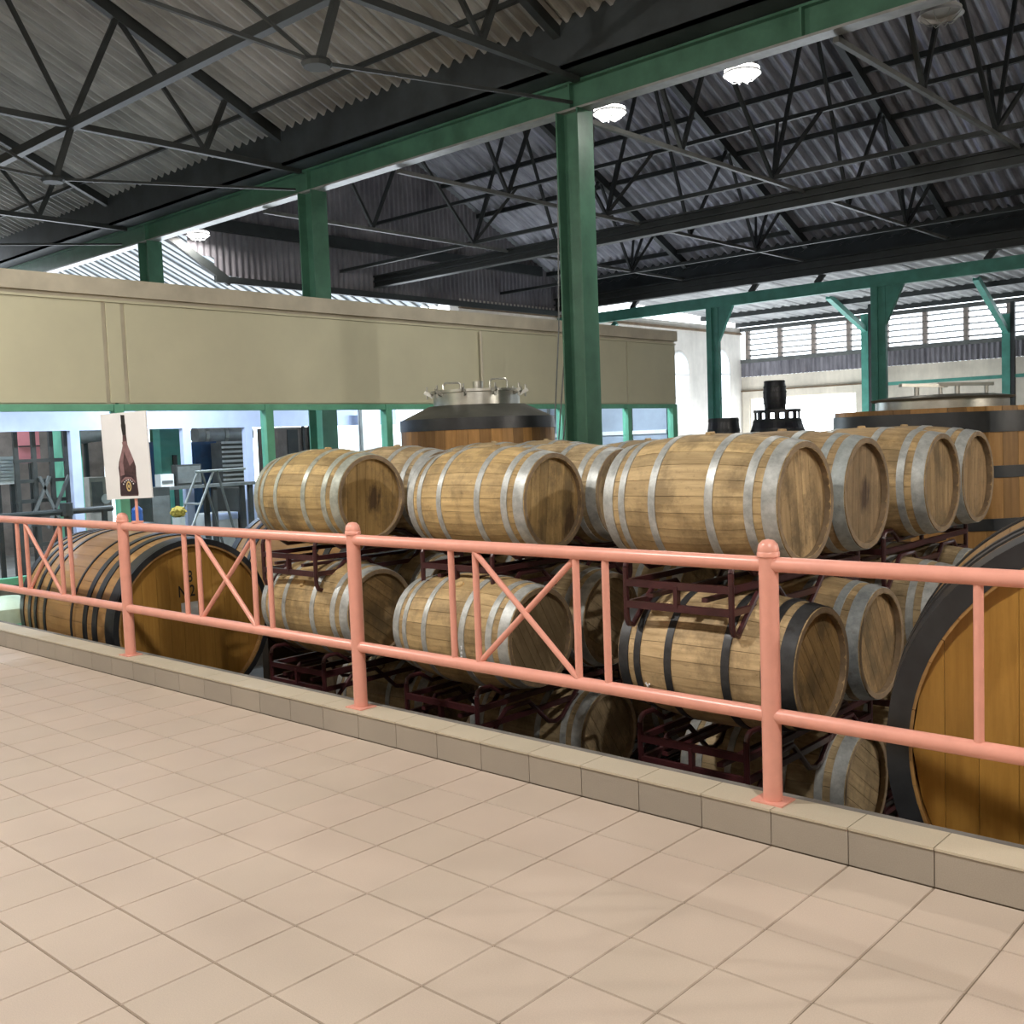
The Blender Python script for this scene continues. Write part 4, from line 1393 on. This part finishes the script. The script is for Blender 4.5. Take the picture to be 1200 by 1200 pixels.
# pink panel and black pipe rack
t, w, h = px_box('rose_panel', 'rose pink panel leaning in the black pipe rack', 'panel', 20, 505, 48, 542, -12.2, 0.04, 'pink_panel')
MB().box(-0.02, 0.02, -0.02, 0.02, -t.location.z, 0).build('leg', 'dark_steel', t)
MB().box(0.0, 0.015, -w / 2, w / 2, h * 0.5, h * 0.54).build('batten', 'dark_steel', t)
rk = thing('pipe_rack', 'black pipe rack crowded with bars behind the window', 'rack', (-10.65, on(40, 560, 0, -10.9).y, 0))
rw_ = on(70, 560, 0, -10.9).y - on(12, 560, 0, -10.9).y
zt = on(40, 500, 0, -10.9).z
for s in (-0.5, -0.15, 0.2, 0.5):
    MB().bar((0, s * rw_, 0), (0, s * rw_, zt + 0.1), 0.05).build('upright', 'machine_dark', rk)
for z in (0.45, 0.7, 1.0, 1.25, 1.5):
    MB().bar((0, -0.55 * rw_, z), (0, 0.55 * rw_, z), 0.045).build('cross_bar', 'machine_dark', rk)
for s, e in ((-0.4, 0.1), (0.3, -0.1), (0.0, 0.5)):
    MB().bar((0.05, s * rw_, 0.65), (0.05, e * rw_, 1.3), 0.035).build('diagonal_bar', 'machine_grey', rk)
pr = thing('black_pipe', 'long black pipe with valve running behind the window', 'pipe', (-9.2, 0, on(60, 601, 0, -9.2).z))
ya, yb = on(-40, 601, 0, -9.2).y, on(132, 601, 0, -9.2).y
MB().tube([(0, ya, 0), (0, yb, 0)], 0.035, 10).build('pipe', 'machine_dark', pr)
ym = on(78, 600, 0, -9.2).y
MB().lathe([(0, -0.05), (0.07, -0.05), (0.07, 0.1), (0, 0.1)], 12, mat=Matrix.Translation((0, ym, 0))).build('valve', 'machine_dark', pr)
for yv in (ya + 0.2, ym, yb - 0.1):
    MB().bar((0, yv, -pr.location.z), (0, yv, 0), 0.05).build('leg', 'machine_dark', pr)
# cabinets, table, screen
t, w, h = px_box('beige_cabinet', 'beige control cabinet beside the poster', 'cabinet', 104, 560, 132, 600, -11.6, 0.6, 'machine_beige', 0.0)
MB().box(0.0, 0.012, -w * 0.4, w * 0.1, h * 0.6, h * 0.95).build('door', 'machine_grey', t)
MB().lathe([(0, 0), (0.07, 0), (0.07, 0.03), (0, 0.03)], 14, axis='x', mat=Matrix.Translation((0, w * 0.2, h * 0.75))).build('dial', 'white_metal', t)
t, w, h = px_box('dark_cabinet', 'dark grey cabinet under the bench end', 'cabinet', 176, 572, 201, 612, -9.9, 0.6, 'machine_dark', 0.0)
MB().box(0.0, 0.012, -w * 0.45, w * 0.45, h * 0.15, h * 0.9).build('door', 'machine_grey', t)
tz = on(240, 568, 0, -10.0).z
ya, yb = on(178, 568, 0, -10.0).y, on(300, 568, 0, -10.0).y
tb = thing('work_bench', 'dark work bench behind the windows', 'bench', (-10.0, 0, 0))
MB().box(-0.3, 0.0, ya, yb, tz - 0.04, tz).build('bench_top', 'machine_grey', tb)
for yv in (ya + 0.9, yb - 0.1):
    MB().box(-0.28, -0.22, yv, yv + 0.06, 0, tz - 0.04).box(-0.08, -0.02, yv, yv + 0.06, 0, tz - 0.04).build('leg', 'machine_dark', tb)
t, w, h = px_box('screen_box', 'dark screen standing on the work bench', 'screen', 206, 545, 237, 566, -10.1, 0.12, 'machine_dark', tz)
MB().box(0.0, 0.008, -w * 0.45, w * 0.45, h * 0.12, h * 0.92).build('panel', 'machine_grey', t)
t, w, h = px_box('paper_tray', 'white paper tray on the bench by the dark screen', 'tray', 188, 556, 204, 566, -10.1, 0.15, 'white_metal', tz)
MB().box(0.0, 0.01, -w * 0.4, w * 0.4, h * 0.3, h * 0.5).build('slot', 'machine_grey', t)
t, w, h = px_box('dark_machine', 'dark machine block under the ribbed chute', 'machine', 279, 572, 300, 612, -10.6, 0.6, 'machine_dark', 0.0)
MB().box(0.0, 0.012, -w * 0.4, w * 0.4, h * 0.5, h * 0.9).build('panel', 'machine_grey', t)
t, w, h = px_box('white_crate', 'low white crate behind the stepladder', 'crate', 239, 603, 279, 614, -10.6, 0.4, 'white_metal', 0.0)
MB().box(0.0, 0.015, -w / 2, w / 2, h * 0.85, h).build('rim', 'lavender', t)
t, w, h = px_box('brown_unit', 'brown grey machine housing with dark hatch behind a window', 'machine', 325, 501, 366, 560, -12.2, 0.6, 'brown_wall', 0.0)
MB().box(0.0, 0.012, -w * 0.22, w * 0.1, h * 0.72, h * 0.98).build('hatch', 'machine_dark', t)
for s in (0.25, 0.45):
    MB().bar((0.03, s * w, 0), (0.03, s * w, h + 0.6), 0.04).build('pipe', 'machine_dark', t)
t, w, h = px_box('white_screen', 'plain white screen behind the window near the oak vat', 'screen', 420, 478, 447, 545, -10.2, 0.03, 'white_metal', 0.0)
MB().box(0.0, 0.02, -w / 2, -w / 2 + 0.05, 0, h).build('frame', 'machine_grey', t)
# stepladder
la, lb, lc = on(250, 552, 0, -8.7), on(228, 620, 0, -8.7), on(270, 620, 0, -8.7)
sl = thing('step_ladder', 'grey folding stepladder behind the window', 'ladder', (-8.7, la.y, 0))
top = la.z
for dx in (0.0, -0.35):
    MB().tube([(dx, 0, top), (dx, lb.y - la.y - 0.35, 0)], 0.016, 8).build('rail', 'pale_steel', sl)
    MB().tube([(dx, 0.05, top), (dx, lc.y - la.y + 0.2, 0)], 0.016, 8).build('rail', 'machine_grey', sl)
MB().tube([(0, -0.25, top), (0, 0.45, top + 0.01)], 0.016, 8).build('rail', 'pale_steel', sl)
for f in (0.3, 0.55, 0.8):
    MB().bar((0, (lb.y - la.y - 0.35) * f, top * (1 - f)), (-0.35, (lb.y - la.y - 0.35) * f, top * (1 - f)), 0.06, 0.02).build('step', 'pale_steel', sl)
# mop and bottle on the window ledge
mz = on(208, 612, 0, -8.6).z
mp = thing('mop_head', 'mustard yellow mop upside down in a white pot', 'mop', (-8.6, on(209, 600, 0, -8.6).y, 0))
import bmesh as _bm
b_ = _bm.new()
_bm.ops.create_icosphere(b_, subdivisions=3, radius=0.085)
rr = random.Random(3)
for v in b_.verts:
    v.co *= 1 + rr.uniform(-0.14, 0.18)
    v.co.z *= 0.75
me = bpy.data.meshes.new('mop_yarn')
b_.to_mesh(me)
b_.free()
me.materials.append(M['mustard'])
o = mesh_object('mop_yarn', me, mp)
o.location.z = on(209, 600, 0, -8.6).z
MB().lathe([(0.05, 0.0), (0.075, o.location.z - 0.06), (0.065, o.location.z - 0.06), (0.0, 0.02)], 16).build('pot', 'white_metal', mp)
bt = thing('water_bottle', 'blue plastic water bottle on the stand behind the poster stick', 'bottle', (-8.5, on(161, 605, 0, -8.5).y, on(161, 613, 0, -8.5).z))
MB().lathe([(0.0, 0.0), (0.055, 0.0), (0.06, 0.02), (0.06, 0.10), (0.055, 0.115), (0.06, 0.13), (0.055, 0.16), (0.022, 0.19), (0.022, 0.21), (0.0, 0.21)], 16).build('bottle_body', 'blue_plastic', bt, True)
MB().lathe([(0.026, 0.20), (0.026, 0.23), (0.0, 0.23)], 12).build('cap', 'machine_dark', bt)
bs = thing('bottle_stand', 'grey stand behind the poster stick holding a bottle', 'stand', (-8.5, on(161, 605, 0, -8.5).y, 0))
MB().box(-0.12, 0.12, -0.14, 0.14, bt.location.z - 0.03, bt.location.z).build('shelf', 'machine_grey', bs)
MB().box(-0.04, 0.04, -0.04, 0.04, 0, bt.location.z - 0.03).build('leg', 'machine_dark', bs)
# unseen lamps added to brighten the bottling room
for xv, yv, lab in ((-9.2, 0.2, 'added fill lamp just inside the windows, pit end'), (-9.2, 3.6, 'added fill lamp just inside the windows, vat end'), (-12.0, 1.5, 'added fill lamp deep in the bottling room'), (-9.0, 7.4, 'added fill lamp inside the windows behind the oak vat'), (-8.8, 10.8, 'added fill lamp over the pale panel wall')):
    t = thing('added_fill_lamp', lab, 'lamp', (xv, yv, 2.9))
    MB().box(-0.06, 0.06, -0.65, 0.65, 0.03, 0.1).build('housing', 'white_metal', t)
    MB().box(-0.04, 0.04, -0.6, 0.6, 0.005, 0.03).build('tube', 'bulb', t)
    xe = XW - 0.1 if xv > -10 else -14.5
    for yo in (-0.4, 0.4):
        MB().bar((0, yo, 0.07), (xe - xv, yo, 0.07), 0.03).build('arm', 'dark_steel', t)
    l = bpy.data.lights.new('fill_glow', 'AREA')
    l.shape = 'RECTANGLE'
    l.size, l.size_y = 0.08, 1.2
    l.energy = 130
    l.color = (0.80, 0.88, 1.0)
    lo = bpy.data.objects.new('fill_glow', l)
    COL.objects.link(lo)
    lo.parent = t
# green-white tank by the pit corner, grey pillar at the window end
tk = thing('plastic_tank', 'pale green plastic tank low behind the numbered cask', 'tank', (-7.64, 0.55, PIT))
MB().lathe([(0.0, 0.0), (0.27, 0.0), (0.29, 0.05), (0.29, 0.95), (0.27, 1.05), (0.12, 1.14), (0.0, 1.15)], 28).build('tank_body', 'pale_green_plastic', tk, True)
for z in (0.3, 0.6, 0.9):
    MB().lathe([(0.288, z - 0.02), (0.30, z), (0.288, z + 0.02)], 28).build('rib', 'mint', tk)
